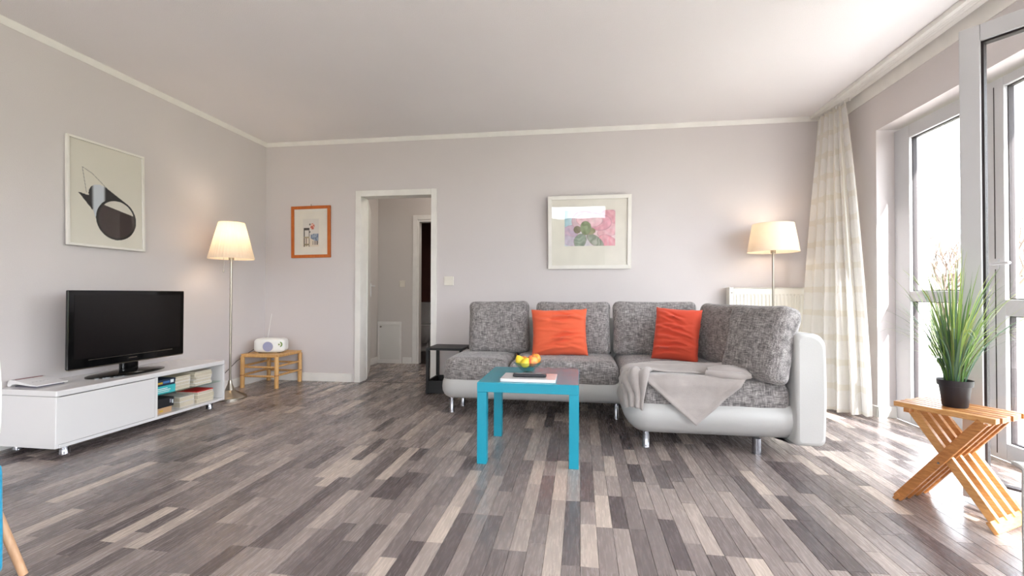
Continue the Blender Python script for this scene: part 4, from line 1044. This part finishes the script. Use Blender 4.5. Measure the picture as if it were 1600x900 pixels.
# ---- potted grass
pp=O+u*.165+v*.125
t=thing('potted_grass','tall green artificial grass in a black plastic pot on the folding stool','potted plant',(pp.x,pp.y,STZ))
b=MB().lathe([(0,0),(.040,0),(.043,.004),(.054,.092),(.060,.093),(.062,.118),(.058,.118),(.052,.10),(.0,.10)],n=36); obj('pot',b,'pot',t,sharp=35)
obj('soil',MB().lathe([(0,.104),(.052,.102)],n=24),'soil',t)
rs=random.Random(4); bulk=MB(); bulk.col=[]
def blade(a,lean,L,wd,curl,c0,c1):
    m=MB(); m.col=[]; n=10; r0=rs.uniform(0,.035); p=Vector((r0*math.cos(a),r0*math.sin(a),.10)); th=lean*.35; side=Vector((-math.sin(a),math.cos(a),0))
    tw=rs.uniform(-.6,.6)
    for i in range(n+1):
        f=i/n; w_=wd*(1-f**2.2)*(.55+.45*min(1,f*5))+.0003
        sd=(side*math.cos(tw)+Vector((math.cos(a),math.sin(a),0))*math.sin(tw))
        nrm=Vector((math.cos(a)*math.cos(th),math.sin(a)*math.cos(th),-math.sin(th)))
        m.v+=[tuple(p-sd*w_),tuple(p-nrm*w_*.25),tuple(p+sd*w_)]
        c=lerp(c0,c1,f); m.col+=[srgb(c)]*3
        th+= (lean*.65+curl*f*1.6)/n
        p=p+Vector((math.cos(a)*math.sin(th),math.sin(a)*math.sin(th),math.cos(th)))*(L/n)
    for i in range(n):
        for q in (0,1): m.f.append((i*3+q,i*3+q+1,i*3+q+4,i*3+q+3)); m.sm.append(True)
    return m
pal=[((72,104,84),(120,150,112)),((84,124,70),(146,176,88)),((98,142,74),(174,198,108)),((84,116,98),(132,160,122)),((112,150,70),(190,200,112))]
ng=0
for i in range(230):
    a=rs.uniform(0,2*math.pi); big=i<46
    L=rs.uniform(.32,.60) if i%3 else rs.uniform(.22,.38); lean=min(1.1,abs(rs.gauss(0,.5))) ; curl=rs.uniform(-.1,.45) if rs.random()<.8 else rs.uniform(.8,1.5)
    if i%17==0: lean=.5; curl=2.3; L=rs.uniform(.36,.46)
    if L>.5: lean*=.65
    c0,c1=rs.choice(pal); m=blade(a,lean,L,rs.uniform(.0016,.0034) if i%5 else .0046,curl,c0,c1)
    if big: obj('grass_blade',m,'leaf',t,sharp=180)
    else:
        n0=len(bulk.v); bulk.v+=m.v; bulk.f+=[tuple(q+n0 for q in f) for f in m.f]; bulk.sm+=m.sm; bulk.col+=m.col
for i in range(26):
    a=rs.uniform(0,2*math.pi); m=blade(a,rs.uniform(.4,.9),rs.uniform(.3,.42),.0008,rs.uniform(.6,1.4),(120,130,80),(160,150,110))
    n0=len(bulk.v); bulk.v+=m.v; bulk.f+=[tuple(q+n0 for q in f) for f in m.f]; bulk.sm+=m.sm; bulk.col+=m.col
obj('fine_blades',bulk,'leaf',t,sharp=180,kind='stuff')

# ================================================================= SHELL CHAIRS AT THE PICTURE EDGES
def shell_chair(label,loc,rz):
    t=thing('shell_chair',label,'chair',loc,rz,'white shell chairs at the dining place')
    b=MB(); nu,nv=26,26
    for j in range(nv+1):
        f=j/nv
        # centre line: front lip -> seat -> back
        if f<.5: g=f/.5; y=-.22+g*.36; z=.445-.018*math.sin(g*math.pi)-.015*(1-g)**3
        else: g=(f-.5)/.5; y=.14+.10*math.sin(g*1.3)+.03*g; z=.445+g*g*.06+g*.32
        hw=.25*(1-.10*(1-min(1,f*5))**2) if f<.5 else .25-.12*((f-.5)/.5)
        if f>.9: hw*=1-((f-.9)/.1)**2*.35
        for i in range(nu+1):
            s=-1+2*i/nu; lift=abs(s)**2.6*(.075 if f<.5 else .05*(1-(f-.5))) ; fwd=-abs(s)**2*.07*max(0,(f-.5)*2)
            b.v.append((s*hw,y+fwd,z+lift*(1 if f<.75 else .4)))
    for j in range(nv):
        for i in range(nu): b.f.append((j*(nu+1)+i,j*(nu+1)+i+1,(j+1)*(nu+1)+i+1,(j+1)*(nu+1)+i)); b.sm.append(True)
    obj('shell',b,'plastic',t,sharp=180,solid=.006)
    for sx in (-1,1):
        for sy in (-1,1): obj('leg',MB().tube([(sx*.245,sy*.215,0),(sx*.14,sy*.14,.42)],[.0115,.015],12),'beech',t)
    b=MB()
    for sx in (-1,1): b.tube([(sx*.14,-.14,.405),(sx*.14,.14,.405)],.005,6); b.tube([(sx*.195,-.195,.12),(sx*-.16,.165,.34)],.004,6)
    obj('brace',b,'gasket',t); return t
shell_chair('white plastic shell chair cut off at the left picture edge',(-2.078,1.085,0),R(0))
shell_chair('white plastic shell chair cut off at the right picture edge',(1.512,1.345,0),R(150))
def hanging(name,label,cat,p0,p1,ztop,zbot,mat,amp,waves,thick,over):
    """cloth hung over an edge from p0 to p1"""
    b=MB(); nu,nv=80,30; A=Vector(p0);Bq=Vector(p1); d=(Bq-A).normalized(); nn=Vector((-d.y,d.x))
    for j in range(nv+1):
        f=j/nv
        for i in range(nu+1):
            s=i/nu; q=A+(Bq-A)*s
            if f<.2: g=f/.2; z=ztop-.0+.012*math.sin(g*math.pi/2); off=-over*(1-g)
            else: g=(f-.2)/.8; z=ztop+.012-(ztop-zbot+.03*math.sin(s*9))*g; off=.012
            fo=math.sin(s*waves*2*math.pi+f*1.2)*amp*min(1,f*1.4)+.3*amp*math.sin(s*waves*5)
            p=q+nn*(off+fo); b.v.append((p.x,p.y,z))
    for j in range(nv):
        for i in range(nu): b.f.append((j*(nu+1)+i,j*(nu+1)+i+1,(j+1)*(nu+1)+i+1,(j+1)*(nu+1)+i)); b.sm.append(True)
    return tag(obj(name,b,mat,sharp=180,solid=thick),label,cat)
hanging('turquoise_throw','turquoise knitted throw hanging from the left shell chair','blanket',(-1.842,1.23),(-1.872,1.03),.37,.05,'turq',.010,3,.014,.10)
hanging('white_throw','white fleece throw hanging from the right shell chair','blanket',(1.42,1.50),(1.28,1.57),.42,.05,'whitecloth',.010,3,.012,.10)
